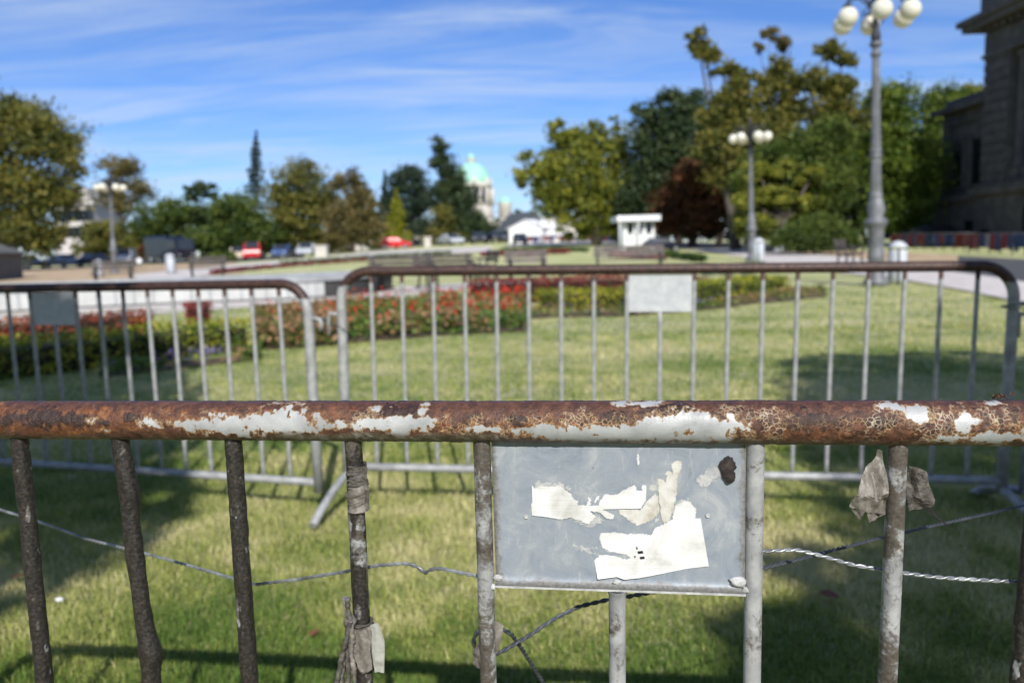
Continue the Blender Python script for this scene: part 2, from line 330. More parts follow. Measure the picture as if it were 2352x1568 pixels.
# ================================================================ GROUND
def lawn_material():
    m, nt, N, L, B = new('dry_lawn'); tc = N.new('ShaderNodeTexCoord').outputs['Object']
    a = noise(N, L, tc, 0.55, 5, 0.6, 0.3); b = noise(N, L, tc, 5, 7, 0.7); f = noise(N, L, tc, 60, 6, 0.75)
    mp = N.new('ShaderNodeMapping'); mp.inputs['Rotation'].default_value = (0, 0, 0.5); mp.inputs['Scale'].default_value = (0.5, 2.2, 1); L.new(tc, mp.inputs[0])
    s = noise(N, L, mp.outputs[0], 0.7, 4, 0.5)
    t = math_(N, L, 'ADD', math_(N, L, 'MULTIPLY', a, 0.35), math_(N, L, 'ADD', math_(N, L, 'MULTIPLY', s, 0.35), math_(N, L, 'ADD', math_(N, L, 'MULTIPLY', b, 0.22), math_(N, L, 'MULTIPLY', f, 0.22))))
    c = ramp(N, L, t, [(0.42, (0.22, 0.29, 0.085)), (0.54, (0.48, 0.50, 0.22)), (0.64, (0.62, 0.59, 0.33)), (0.77, (0.70, 0.63, 0.40))])
    L.new(c, B.inputs['Base Color']); B.inputs['Roughness'].default_value = 0.95; B.inputs['Specular IOR Level'].default_value = 0.1
    bump(N, L, B, math_(N, L, 'ADD', f, b), 0.9, 0.05); return m
M['lawn'] = lawn_material()
def build_ground():
    xs = np.concatenate([np.linspace(-900, -140, 12), np.linspace(-130, 130, 200), np.linspace(140, 900, 12)])
    ys = np.concatenate([np.linspace(-60, 0, 8), np.linspace(1, 150, 150), np.linspace(160, 1500, 16)])
    X, Y = np.meshgrid(xs, ys); Z = tz(X, Y)
    V = np.stack([X, Y, Z], -1).reshape(-1, 3); n = len(xs); i = np.arange(len(ys) - 1)[:, None] * n + np.arange(n - 1)[None]
    Fq = np.stack([i, i + 1, i + n + 1, i + n], -1).reshape(-1, 4)
    tag(fast('lawn', V, Fq, M['lawn'], smooth=True), 'mown park lawn with dry straw patches', None, kind='structure')
build_ground()
M['gravel'] = pm('pale_gravel', [(0.3, (0.40, 0.36, 0.33)), (0.5, (0.55, 0.50, 0.46)), (0.7, (0.66, 0.61, 0.56))], 3, 0.95, bst=0.5, bdist=0.02)
M['sand'] = pm('dry_sandy_soil', [(0.3, (0.30, 0.21, 0.12)), (0.5, (0.43, 0.31, 0.19)), (0.7, (0.52, 0.40, 0.26))], 1.2, 0.95, bst=0.5, bdist=0.03)
M['asphalt'] = pm('grey_asphalt', [(0.3, (0.045, 0.045, 0.048)), (0.7, (0.095, 0.093, 0.092))], 2, 0.9, bst=0.4, bdist=0.01)
M['soil'] = pm('dark_bed_soil', [(0.3, (0.06, 0.04, 0.028)), (0.7, (0.17, 0.12, 0.08))], 6, 0.95, bst=0.8, bdist=0.04)
def band(name, near, far, mat, lift, n=60, m=10, **k):
    """a sheet between two edges given as picture points on the terrain"""
    def res(pts):
        P = np.array([onT(*p) for p in pts]); d = np.concatenate([[0], np.cumsum(np.linalg.norm(np.diff(P[:, :2], axis=0), axis=1))])
        t = np.linspace(0, d[-1], n + 1); return np.stack([np.interp(t, d, P[:, i]) for i in range(2)], 1)
    A, B_ = res(near), res(far); w = np.linspace(0, 1, m + 1)[:, None, None]
    XY = A[None] * (1 - w) + B_[None] * w; V = np.concatenate([XY, (tz(XY[..., 0], XY[..., 1]) + lift)[..., None]], -1).reshape(-1, 3)
    i = np.arange(m)[:, None] * (n + 1) + np.arange(n)[None]; Fq = np.stack([i, i + 1, i + n + 2, i + n + 1], -1).reshape(-1, 4)
    o = fast(name, V, Fq, mat); tag(o, kind='structure', **k); return o
band('gravel_path', [(-250, 768), (0, 746), (350, 722), (700, 698), (900, 683), (1050, 665), (1230, 652)], [(-250, 726), (0, 711), (350, 694), (640, 683), (760, 676), (905, 660), (1060, 652), (1230, 645)], M['gravel'], 0.012, label='pale gravel path curving in front of the basin')
band('sandy_ground', [(-400, 700), (-50, 668), (250, 650), (430, 640), (560, 628)], [(-400, 632), (-50, 622), (120, 613), (400, 606), (540, 602)], M['sand'], 0.012, label='dry sandy ground at the left behind the basin')
band('park_path', [(330, 648), (470, 634), (560, 621), (700, 608), (860, 592), (1010, 584), (1130, 578)], [(300, 632), (440, 618), (560, 606), (715, 593), (860, 578), (1010, 571), (1130, 566)], M['gravel'], 0.026, label='pale path sweeping round the far left of the lawn')
band('car_park', [(-400, 624), (0, 614), (300, 606), (560, 601), (700, 592)], [(-400, 606), (0, 599), (300, 592), (560, 586), (700, 580)], M['asphalt'], 0.02, label='grey asphalt under the parked cars at left')
band('gravel_terrace', [(1165, 567), (1300, 562), (1400, 560), (1475, 563)], [(1165, 560), (1300, 554), (1400, 551), (1475, 553)], M['gravel'], 0.02, label='pale gravel strip at the top of the rise')
band('asphalt_drive', [(1470, 566), (1600, 569), (1720, 577), (1790, 582)], [(1470, 556), (1600, 556), (1720, 560), (1790, 562)], M['asphalt'], 0.012, label='grey drive below the trees at right')
band('walkway', [(1475, 569), (1600, 575), (1700, 590), (1765, 606), (1900, 624), (2060, 642), (2200, 667), (2420, 712)], [(1475, 564), (1600, 569), (1720, 574), (1800, 579), (1950, 592), (2100, 612), (2250, 634), (2420, 660)], M['gravel'], 0.03, label='pale walkway running past the tall street lamp')
band('bare_soil', [(1800, 590), (1960, 600), (2100, 612), (2200, 618)], [(1800, 572), (1960, 576), (2100, 582), (2200, 586)], M['sand'], 0.018, label='tan bare soil under the rounded bush')
band('courtyard', [(2110, 616), (2250, 640), (2420, 668)], [(2110, 584), (2250, 590), (2420, 600)], M['asphalt'], 0.014, label='dark asphalt court beside the stone palace')

def leaf_quads(C, size, tone, up=0.0, asp=0.6, seed=0):
    """one four-sided leaf per centre, random attitude"""
    r = np.random.default_rng(seed); n = len(C); a = r.normal(size=(n, 3)); a /= np.linalg.norm(a, axis=1)[:, None]
    b = r.normal(size=(n, 3)); b[:, 2] += up; b -= (b * a).sum(1)[:, None] * a; b /= np.linalg.norm(b, axis=1)[:, None] + 1e-9
    s = (size * r.uniform(0.6, 1.35, n))[:, None] if np.isscalar(size) else size[:, None]
    V = np.stack([C - a * s * 0.5, C + b * s * 0.5 * asp, C + a * s * 0.5, C - b * s * 0.5 * asp], 1).reshape(-1, 3)
    return V, np.arange(n * 4).reshape(n, 4), np.repeat(tone, 4)

def build_grass():
    parts = []
    r = RNG
    def blades(n, y0, y1, h, w, pw):
        y = y0 + (y1 - y0) * r.random(n) ** pw; x = (r.random(n) - 0.5) * 2 * (0.72 * y + 0.3)
        P = np.stack([x, y, np.zeros(n)], 1)
        dry = fbm(np.stack([x * 1.1, y * 1.1, 0 * x], 1), 4, 3) * 0.6 + fbm(np.stack([x * 5, y * 5, 0 * x + 3], 1), 3, 5) * 0.4
        hh = h * r.uniform(0.45, 1.3, n) * (0.6 + 0.9 * fbm(np.stack([x * 2.3, y * 2.3, 0 * x + 8], 1), 3, 9)); q = r.random(n) * 6.283; ln = r.uniform(0.15, 1.3, n)
        d = np.stack([np.cos(q), np.sin(q), 0 * q], 1); s = np.stack([-np.sin(q), np.cos(q), 0 * q], 1) * (w * r.uniform(0.6, 1.4, n))[:, None]
        m = P + d * (hh * ln * 0.35)[:, None] + np.array([0, 0, 1]) * (hh * 0.6)[:, None]; t = P + d * (hh * ln)[:, None] + np.array([0, 0, 1]) * (hh * (1.05 - 0.35 * ln))[:, None]
        V = np.stack([P - s, P + s, m + s * 0.8, m - s * 0.8, t], 1).reshape(-1, 3)
        b = np.arange(n)[:, None] * 5
        F3 = np.concatenate([b + np.array([[0, 1, 2]]), b + np.array([[0, 2, 3]]), b + np.array([[3, 2, 4]])], 0)
        tone = np.clip((dry - 0.5) * 2.4 + 0.47 + r.normal(0, 0.19, n), 0, 1)
        return V, F3, np.repeat(tone, 5)
    o = 0; Vs = []; Fs = []; Ts = []
    for a in ((190000, 1.75, 4.2, 0.032, 0.0013, 1.15), (110000, 4.0, 9.5, 0.032, 0.0026, 1.2), (40000, 9.0, 17, 0.03, 0.006, 1.0)):
        V, F3, T = blades(*a); Vs.append(V); Fs.append(F3 + o); Ts.append(T); o += len(V)
    m = leafm('grass_blade', (0.15, 0.245, 0.045), (0.47, 0.50, 0.13), (0.85, 0.76, 0.42), 0.42)
    tag(fast('grass', np.concatenate(Vs), np.concatenate(Fs), m, attrs={'tone': np.concatenate(Ts)}), 'short patchy grass blades, green and straw coloured', 'grass', kind='stuff')
build_grass()

# ================================================================ FRONT BARRIER
TH = 0.15162; SP = 0.13
FD = np.array([math.cos(TH), -math.sin(TH), 0]); FN = np.array([math.sin(TH), math.cos(TH), 0])     # along, and away from the camera
FO = np.array([0.03254, 0.76741, 0.0]) + FD * (0.5 * SP); RZ = 0.9177; RR = 0.0203
def fl(x, y, c=0.0):                 # picture point on the barrier's plane (c behind it), in the barrier's own axes
    d = ray(x, y); s = ((FO - CAM) @ FN + c) / (d @ FN); p = CAM + d * s - FO; return np.array([p @ FD, p @ FN, p[2]])
def front_world(p): return FO + FD * p[0] + FN * p[1] + np.array([0, 0, p[2]])
FB = empty('crowd_barrier', FO, -TH, label='near steel crowd barrier with flaking rusted top rail and sticker-scarred plate', cat='barrier', group='steel crowd barriers')

def build_rail():
    n, k = 1500, 72; x = np.linspace(-0.70, 0.62, n); ph = np.linspace(0, 2 * math.pi, k, endpoint=False)
    X, PH = np.meshgrid(x, ph, indexing='ij'); cy, cz = np.cos(PH), np.sin(PH)         # cy: towards the camera
    # picture column of every ring, for laying out the worn areas along the rail
    wp = FO[None] + FD[None] * x[:, None]; wp[:, 2] = RZ; d = wp - CAM; col = CX + FPX * (d @ CR) / (d @ CF)
    COLX = np.repeat(col[:, None], k, 1)
    # height across the visible face, 0 bottom .. 1 top (viewed from a little above)
    view = math.radians(13); H = 0.5 + 0.5 * np.sin(PH - view) * 1.0; front = (np.cos(PH - view) > -0.15)
    S = np.stack([X * 60, cy * 1.2, cz * 1.2], -1)
    wob = fbm(S * 1.0, 4, 21); wob2 = fbm(S * np.array([2.2, 3, 3]), 3, 31); wob3 = fbm(S * np.array([6.0, 3, 3]), 3, 33)
    def blob(lst):
        r = np.zeros_like(X)
        for (cx_, h, rx, rh, s) in lst:
            q = ((COLX - cx_) / rx + (wob - 0.5) * 2.0) ** 2 + ((H - h) / rh + (wob2 - 0.5) * 2.4 + (wob3 - 0.5) * 1.3) ** 2
            r = np.maximum(r, s * np.clip(1.0 - q * 0.46, 0, 1))
        return r * front
    paint = blob([(375, .44, 34, .15, .75), (455, .40, 40, .16, .78), (560, .36, 85, .22, 1), (655, .48, 60, .36, 1), (690, .40, 70, .22, .95), (798, .42, 20, .12, .9), (830, .36, 22, .16, .7),
                  (930, .44, 85, .16, 1), (925, .30, 22, .28, 1), (872, .80, 16, .12, .75), (980, .82, 15, .14, .9), (1110, .33, 46, .07, .85), (1230, .30, 90, .09, .8), (1330, .26, 150, .16, .95), (1450, .28, 120, .20, 1),
                  (1565, .44, 95, .26, 1), (1640, .40, 60, .22, 1), (1475, .925, 50, .07, .9), (1400, .12, 200, .12, .7), (1560, .12, 170, .12, .7), (2040, .86, 32, .09, .95), (2088, .68, 28, .20, .85), (2186, .50, 22, .20, .95), (2210, .52, 26, .08, .8),
                  (2170, .17, 50, .10, .8), (2270, .17, 50, .12, .85), (2345, .25, 30, .18, .8), (2275, .95, 28, .05, .9), (235, .50, 18, .10, .62), (265, .22, 20, .10, .55)])
    crack = blob([(1080, .42, 110, .24, .9), (1280, .52, 180, .17, 1), (1440, .48, 130, .26, 1), (1600, .60, 150, .22, 1), (1720, .52, 160, .30, 1), (1880, .46, 180, .30, .85), (2050, .5, 180, .3, .85), (2230, .52, 180, .34, 1), (860, .5, 90, .3, .6), (340, .62, 100, .22, .55), (600, .75, 120, .18, .5)])
    dark = blob([(120, .55, 110, .28, .8), (260, .42, 60, .10, .7), (330, .55, 26, .16, .8), (690, .72, 40, .14, .7), (905, .72, 60, .22, .85), (980, .58, 40, .12, .7), (1090, .60, 45, .18, .65), (1195, .55, 26, .18, .9), (1405, .62, 45, .14, .95), (1500, .86, 50, .1, .95), (1555, .82, 42, .14, 1), (1860, .55, 60, .22, .75), (1990, .5, 60, .16, .8)])
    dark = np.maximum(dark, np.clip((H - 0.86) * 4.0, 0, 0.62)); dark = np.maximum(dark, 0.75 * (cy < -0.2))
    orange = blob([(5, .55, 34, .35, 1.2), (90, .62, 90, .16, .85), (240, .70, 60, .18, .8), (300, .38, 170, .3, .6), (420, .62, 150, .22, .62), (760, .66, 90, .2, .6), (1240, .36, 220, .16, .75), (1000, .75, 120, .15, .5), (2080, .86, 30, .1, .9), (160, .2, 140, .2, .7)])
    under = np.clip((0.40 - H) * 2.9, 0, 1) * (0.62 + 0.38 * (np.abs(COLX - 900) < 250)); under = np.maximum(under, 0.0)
    rusty = 1 - np.clip((paint - 0.35) * 4, 0, 1)
    rp = np.stack([X * 150, cy * 3.2, cz * 3.2], -1)
    disp = 0.0016 * rusty * (fbm(rp, 4, 51) - 0.45) + 0.0018 * np.clip(dark - 0.3, 0, 1) * (fbm(rp * 1.7, 3, 61) + 0.2) + 0.0007 * rusty * (fbm(rp * 3.3, 3, 71) - 0.5)
    r = RR + disp
    V = np.stack([X, -cy * r, RZ + cz * r], -1).reshape(-1, 3)
    i = np.arange(n - 1)[:, None] * k; j = np.arange(k)[None]; j2 = (j + 1) % k
    Fq = np.stack([i + j, i + j2, i + k + j2, i + k + j], -1).reshape(-1, 4)
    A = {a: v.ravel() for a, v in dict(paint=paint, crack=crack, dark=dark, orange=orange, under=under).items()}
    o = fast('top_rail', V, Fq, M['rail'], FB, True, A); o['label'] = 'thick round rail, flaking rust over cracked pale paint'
build_rail()
def rail_end(s):
    """the ends of the frame past the detailed rail: straight, bend and post"""
    x0, x1 = (0.62, 1.3) if s > 0 else (-0.70, -1.3)
    P = [(x0, 0, RZ)] + [(x1 - s * 0.13 * (1 - math.sin(a)), 0, RZ - 0.13 * (1 - math.cos(a))) for a in np.linspace(0, math.pi / 2, 10)] + [(x1, 0, 0.05)]
    V = MB().tube(P, RR, 20); o = V.build('end_post', M['galv_dirty'], FB)
rail_end(1); rail_end(-1)
MB().tube([(-1.3, 0, 0.10), (1.3, 0, 0.10)], 0.016, 14).build('bottom_rail', M['galv'], FB)
for s in (-1, 1): MB().tube([(s * 1.2, -0.3, 0.012), (s * 1.2, -0.12, 0.06), (s * 1.2, 0, 0.085), (s * 1.2, 0.12, 0.06), (s * 1.2, 0.3, 0.012)], 0.014, 10).build('foot', M['galv'], FB)

BARS = {-5: (48, 102), -4: (280, 348), -3: (537, 574), -2: (812, 838), -1: (1107, 1122), 0: (1417, 1418), 1: (1735, 1727), 2: (2062, 2038), 3: (2392, 2342)}
def bar_mesh(i):
    top = RZ - 0.012
    if i in BARS:
        a = fl(BARS[i][0], 1030); b = fl(BARS[i][1], 1568); sl = (a[0] - b[0]) / (a[2] - b[2]); x0 = a[0]; zt = a[2]
    else: sl = 0; x0 = i * SP; zt = RZ
    if i == 0: top = fl(1417, 1352)[2]
    n, k = (420, 32) if i in BARS else (2, 12)
    z = np.linspace(top, 0.10, n); ph = np.linspace(0, 2 * math.pi, k, endpoint=False); Z, PH = np.meshgrid(z, ph, indexing='ij')
    xc = x0 + sl * (Z - zt); c, s = np.cos(PH), np.sin(PH); P = np.stack([c * 1.3, s * 1.3, Z * 90 + i * 17.3], -1)
    heavy = {-5: 1.0, -4: 1.15, -3: 1.0, -2: 0.60, -1: 0.34, 2: 0.36, 3: 0.9}.get(i, 0.12)
    g = fbm(P * np.array([1, 1, 0.45]), 5, 100 + i); cr = np.clip(g + (heavy - 0.62) * 0.55, 0, 1)
    # a welded collar at the very top stays cleaner
    disp = 0.0030 * heavy * np.clip(g - 0.42, 0, 1) + 0.0011 * heavy * (fbm(P * np.array([3, 3, 2.2]), 3, 140 + i) - 0.3) + 0.0018 * heavy * np.clip(fbm(P * np.array([.8, .8, .12]), 3, 160 + i) - 0.52, 0, 1)
    if i == -4: disp += 0.007 * np.exp(-((Z - fl(300, 1130)[2]) / 0.018) ** 2) * np.clip(c, 0, 1) * 0.5 + 0.006 * np.exp(-((Z - fl(345, 1500)[2]) / 0.022) ** 2) * np.clip(c, 0, 1)
    r = 0.0084 + disp + 0.0016 * np.exp(-((top - Z) / 0.004) ** 2)
    V = np.stack([xc + c * r, s * r, Z], -1).reshape(-1, 3)
    a = np.arange(n - 1)[:, None] * k; j = np.arange(k)[None]; j2 = (j + 1) % k
    Fq = np.stack([a + j, a + j2, a + k + j2, a + k + j], -1).reshape(-1, 4)[:, ::-1]
    mat = M['tar'] if heavy >= 0.6 else (M['galv_dirty'] if heavy > 0.3 else M['galv'])
    o = fast('bar', V, Fq, mat, FB, True, {'crust': cr.ravel()})
    if i in (-5, -4, -3): o['label'] = ['leftmost bar, coated in black tarry crust', 'bar with bulging black crust and torn lower edge', 'black crusted bar left of the taped bar'][i + 5]
    if i == 0: o['label'] = 'short clean bar welded under the plate'
for i in range(-9, 10): bar_mesh(i)

# ---- plate with its lip, welds, stickers and glue
PC = -0.0015
pa = fl(1129, 1030, PC); pb = fl(1713, 1030, PC); pcn = fl(1129, 1338, PC); X0, X1, ZT, ZB = pa[0], pb[0], pa[2] + 0.016, pcn[2]
def build_plate():
    nx, nz = 60, 34; xs = np.linspace(X0, X1, nx); zs = np.linspace(ZB, ZT, nz); X, Z = np.meshgrid(xs, zs)
    Yf = PC + 0.0006 * (fbm(np.stack([X * 18, Z * 18, 0 * X], -1), 3, 5) - 0.5) * 2
    # the lower edge is folded forward into a lip
    low = np.clip((ZB + 0.0065 - Z) / 0.0065, 0, 1); Yf = Yf - 0.0058 * low ** 1.6
    Vf = np.stack([X, Yf, Z], -1).reshape(-1, 3); Vb = Vf + np.array([0, 0.0016, 0]); n = len(Vf)
    i = np.arange(nz - 1)[:, None] * nx + np.arange(nx - 1)[None]; q = np.stack([i, i + 1, i + nx + 1, i + nx], -1).reshape(-1, 4)
    rim = np.concatenate([np.arange(nx), np.arange(1, nz) * nx + nx - 1, np.arange(nx - 2, -1, -1) + (nz - 1) * nx, np.arange(nz - 2, 0, -1) * nx])
    r2 = np.roll(rim, -1); side = np.stack([rim, rim + n, r2 + n, r2], -1)
    e = np.minimum(np.minimum(X - X0, X1 - X), np.minimum((ZT - Z) * 0.7, Z - ZB)); edge = np.clip(1 - e / 0.012, 0, 1).ravel() ** 1.5
    o = fast('plate', np.concatenate([Vf, Vb]), np.concatenate([q, q[:, ::-1] + n, side]), M['plate'], FB, False, {'edge': np.concatenate([edge, edge])})
    o['label'] = 'blue-grey zinc plate with torn sticker remains and a dark glue blob'
    MB().box((X0, PC - 0.006, ZB - 0.0022), (X1, PC + 0.0015, ZB - 0.0001)).build('lip', M['weld'], o)
    return o
PLATE = build_plate()
def zpt(x, y): return fl(1029 + .3375 * x, 882 + .3375 * y, PC)     # point on the plate face
def sticker(name, poly, mat, lift=0.0006, tear=None, curl=0.0, label=None, rough=1.0):
    # torn outline: refine each edge with small noise, keep cut edges (listed) straight
    out = []; n = len(poly)
    for i in range(n):
        a = np.array(poly[i], float); b = np.array(poly[(i + 1) % n], float); L_ = np.linalg.norm(b - a); m = max(1, int(L_ / 5)); straight = tear is not None and i in tear
        for j in range(m):
            p = a + (b - a) * j / m
            if not straight: p = p + np.array([random.gauss(0, 3.4), random.gauss(0, 3.4)]) * rough
            out.append(p)
    P = [zpt(*p) for p in out]; tr = tessellate_polygon([[Vector((p[0], p[2], 0)) for p in P]])
    bm = bmesh.new(); vs = [bm.verts.new(p) for p in P]
    for t in tr:
        try: bm.faces.new([vs[i] for i in t])
        except ValueError: pass
    bmesh.ops.subdivide_edges(bm, edges=[e for e in bm.edges if e.calc_length() > 0.012], cuts=2, use_grid_fill=True)
    zmin = min(p[2] for p in P)
    for v in bm.verts:
        c = Vector(v.co); k = max(0, 1 - (c.z - zmin) / 0.012); w = float(fbm(np.array([[c.x * 90, c.z * 90, 2.0]]), 3, 3)[0])
        v.co.y = PC - 0.0004 - lift * (0.5 + w) - curl * k * k * (0.6 + 0.8 * w)
    bmesh.ops.triangulate(bm, faces=bm.faces)
    bmesh.ops.recalc_face_normals(bm, faces=bm.faces)
    me = bpy.data.meshes.new(name); bm.to_mesh(me); bm.free(); me.materials.append(mat); o = bpy.data.objects.new(name, me); link(o, PLATE)
    if label: o['label'] = label
    return o
sticker('sticker', [(572, 682), (590, 705), (640, 690), (700, 694), (760, 688), (800, 715), (840, 745), (850, 775), (885, 790), (880, 818), (1020, 824), (1030, 800), (1055, 760), (1080, 740), (1110, 750), (1160, 745), (1200, 715), (1270, 680), (1283, 720), (1318, 722), (1322, 682), (1350, 686), (1348, 788), (1310, 842), (1155, 845), (1050, 848), (1130, 885), (1125, 910), (1080, 912), (1030, 870), (965, 862), (1010, 900), (980, 925), (950, 950), (900, 925), (840, 905), (770, 918), (640, 895), (573, 890), (566, 810), (575, 806)],
        M['paper'], 0.0009, {0, 20, 21, 22, 23, 24, 37, 38, 39, 40}, 0.0, 'torn white sticker strip at the middle left of the plate', 0.8)
sticker('sticker', [(1157, 850), (1310, 852), (1352, 795), (1412, 742), (1428, 765), (1440, 868), (1400, 915), (1345, 940), (1320, 950), (1290, 957), (1250, 935), (1210, 912), (1170, 880)], M['paper_old'], 0.0002, None, 0, 'cream bowl-shaped paper scrap')
sticker('sticker', [(1430, 645), (1450, 640), (1480, 665), (1490, 640), (1480, 600), (1500, 585), (1530, 605), (1520, 545), (1550, 518), (1590, 520), (1585, 570), (1560, 640), (1560, 720), (1530, 850), (1510, 918), (1490, 938), (1467, 945), (1447, 890), (1434, 760)], M['paper_old'], 0.0003, None, 0, 'narrow upright paper shred reaching towards the top rail')
sticker('sticker', [(1045, 1005), (1140, 1005), (1220, 1018), (1330, 1015), (1395, 1025), (1397, 985), (1470, 950), (1520, 922), (1550, 820), (1600, 795), (1650, 800), (1690, 850), (1680, 908), (1720, 916), (1775, 1235), (1640, 1250), (1480, 1280), (1300, 1310), (1200, 1318), (1150, 1302), (1020, 1315), (995, 1195), (1040, 1160), (1140, 1165), (1190, 1185), (1240, 1178), (1210, 1155), (1120, 1140), (1050, 1110), (1030, 1040)],
        M['paper'], 0.0005, {13, 14, 15, 16, 17, 18, 19, 20}, 0.0035, 'large torn white sticker curling at the lower edge of the plate')
M['residue'] = pm('glue_residue', [(0.35, (0.30, 0.315, 0.33)), (0.5, (0.40, 0.41, 0.415)), (0.65, (0.50, 0.495, 0.47))], 120, 0.7, bst=0.1, bdist=0.0004)
for q in ([(600, 670), (780, 668), (870, 740), (905, 800), (890, 840), (800, 830), (640, 800), (585, 780)], [(830, 900), (1020, 890), (1060, 930), (960, 968), (860, 940)], [(1370, 700), (1440, 640), (1470, 720), (1440, 800), (1390, 780)], [(850, 1090), (1020, 1120), (1230, 1165), (1180, 1190), (1050, 1160), (900, 1120)], [(1380, 960), (1470, 900), (1560, 790), (1640, 780), (1560, 900), (1440, 1000)], [(1690, 640), (1800, 560), (1860, 540), (1850, 610), (1760, 700), (1700, 690)]): sticker('glue_residue', q, M['residue'], 0.00002, None, 0, None, 2.6)
for q in ([(958, 765), (972, 775), (968, 820), (945, 822)], [(1005, 770), (1035, 752), (1012, 800), (995, 806)], [(1290, 470), (1300, 475), (1302, 545), (1288, 548)]): sticker('paper_fleck', q, M['paper'], 0.0001)
for q in ([(1290, 1132), (1324, 1128), (1330, 1143), (1297, 1146)], [(1306, 1169), (1336, 1167), (1339, 1180), (1311, 1183)], [(1282, 1098), (1293, 1112), (1284, 1120)], [(1268, 1162), (1280, 1166), (1272, 1176)]):
    P = [zpt(*p) for p in q]; MB().prism([(p[0], PC - 0.0021, p[2]) for p in P], (0, 0.0006, 0)).build('print_mark', M['ink'], PLATE)
def lump(name, c, r, mat, parent, seed, sq=(1, 1, 1), amp=0.5, n=40, label=None):
    u = np.linspace(0, math.pi, n); v = np.linspace(0, 2 * math.pi, n, endpoint=False); U, Vv = np.meshgrid(u, v, indexing='ij')
    D = np.stack([np.sin(U) * np.cos(Vv), np.sin(U) * np.sin(Vv), np.cos(U)], -1); q = 1 + amp * (fbm(D * 2.2 + seed, 4, seed) - 0.5) * 2
    V = np.asarray(c) + D * (r * q)[..., None] * np.asarray(sq); i = np.arange(n - 1)[:, None] * n; j = np.arange(n)[None]; j2 = (j + 1) % n
    o = fast(name, V.reshape(-1, 3), np.stack([i + j, i + n + j, i + n + j2, i + j2], -1).reshape(-1, 4), mat, parent, True)
    if label: o['label'] = label
    return o
g1 = zpt(1905, 560); lump('glue_blob', g1 + np.array([0, -0.002, 0]), 0.0078, M['glue'], PLATE, 3, (0.9, 0.4, 1.15), 0.6, label='dark shiny glue blob in the upper right corner')
g2 = zpt(1912, 615); lump('glue_drip', g2 + np.array([0, -0.003, 0]), 0.0055, M['glue'], PLATE, 9, (0.95, 0.5, 1.1), 0.5)
for q, r in (((345, 1310), 0.004), ((1975, 1340), 0.0062), ((1150, 1340), 0.003), ((1210, 1392), 0.0034), ((305, 1372), 0.0036), ((2040, 1390), 0.005)):
    p = zpt(*q); lump('weld_bead', p + np.array([0, -0.002, 0]), r, M['weld'], PLATE, int(q[0]), (1.3, 0.6, 0.8), 0.5, 16)
for q in ((533, 898), (1768, 890)):
    p = zpt(*q); MB().lathe([(0.0022, 0), (0.0022, 0.0006), (0.0012, 0.0012)], (0, 0, 0), 14, 1).build('rivet', M['weld'], PLATE).location = (p[0], PC - 0.0014, p[2])

# ---- scraps of film and tape tied to the bars
def scrap(name, poly, c, mat, parent, amp=0.004, seed=0, freq=60, thick=0.0004, fold=None):
    """poly in picture points at depth c behind the barrier plane -> wrinkled sheet"""
    P = [fl(x, y, c) for x, y in poly]; o0 = parent.location if parent else Vector((0, 0, 0))
    W = [front_world(p) for p in P]
    bm = bmesh.new(); vs = [bm.verts.new(w) for w in W]
    for t in tessellate_polygon([[Vector((p[0], p[2], 0)) for p in P]]):
        try: bm.faces.new([vs[i] for i in t])
        except ValueError: pass
    for _ in range(4): bmesh.ops.subdivide_edges(bm, edges=[e for e in bm.edges if e.calc_length() > 0.0032], cuts=1, use_grid_fill=True); bmesh.ops.triangulate(bm, faces=bm.faces)
    for v in bm.verts:
        p = np.array(v.co); w = fbm(np.array([[p[0] * freq, p[1] * freq, p[2] * freq * 0.6 + seed]]), 4, seed)[0]; ridge = 1 - abs(2 * w - 1)
        s = (ridge - 0.7) * amp * 2 + (0 if fold is None else fold(p)); q = p - FN * s; v.co = q - np.array(o0)
    bmesh.ops.recalc_face_normals(bm, faces=bm.faces); bmesh.ops.solidify(bm, geom=bm.faces[:], thickness=thick)
    me = bpy.data.meshes.new(name); bm.to_mesh(me); bm.free(); me.materials.append(mat); o = bpy.data.objects.new(name, me); link(o, parent); return o
def zc(X, Y, x, y): return (X + .4376 * x, 882 + .4376 * y)
def sleeve(name, x0, y0, x1, y1, r, mat, parent, seed, n=90, k=36):
    A = front_world(fl(x0, y0)); B_ = front_world(fl(x1, y1)); t = np.linspace(0, 1, n); ph = np.linspace(0, 2 * math.pi, k, endpoint=False); T, PH = np.meshgrid(t, ph, indexing='ij')
    w = fbm(np.stack([np.cos(PH) * 1.5, np.sin(PH) * 1.5, T * 9 + seed], -1), 4, seed); R_ = r * (1 + 0.5 * (w - 0.5)) + 0.0012 * np.clip(np.sin(T * 9 + PH), 0, 1)
    V = A + (B_ - A) * T[..., None] + (FD * np.cos(PH)[..., None] + FN * np.sin(PH)[..., None]) * R_[..., None] - np.array(parent.location)
    i = np.arange(n - 1)[:, None] * k; j = np.arange(k)[None]; j2 = (j + 1) % k
    return fast(name, V.reshape(-1, 3), np.stack([i + j, i + j2, i + k + j2, i + k + j], -1).reshape(-1, 4)[:, ::-1], mat, parent, True)
t1 = empty('tape_wrap', front_world(fl(823, 1171)), label='brown weathered tape wrapped round the top of the fourth bar', cat='tape')
sleeve('upper_wrap', 818, 1064, 820, 1110, 0.0098, M['tape_dark'], t1, 5); sleeve('lower_wrap', 820, 1106, 823, 1170, 0.0104, M['tape'], t1, 8)
scrap('loose_end', [zc(529, 0, *p) for p in ((690, 420), (722, 438), (720, 470), (728, 560), (734, 655), (700, 665), (695, 540))], -0.004, M['tape_dark'], t1, 0.003, 3)
t2 = empty('tied_rag', front_world(fl(836, 1568)), label='torn film and knotted strip tied to the fourth bar below the wire', cat='rag')
sleeve('tie', 832, 1424, 833, 1438, 0.0104, M['tape_dark'], t2, 15, 30)
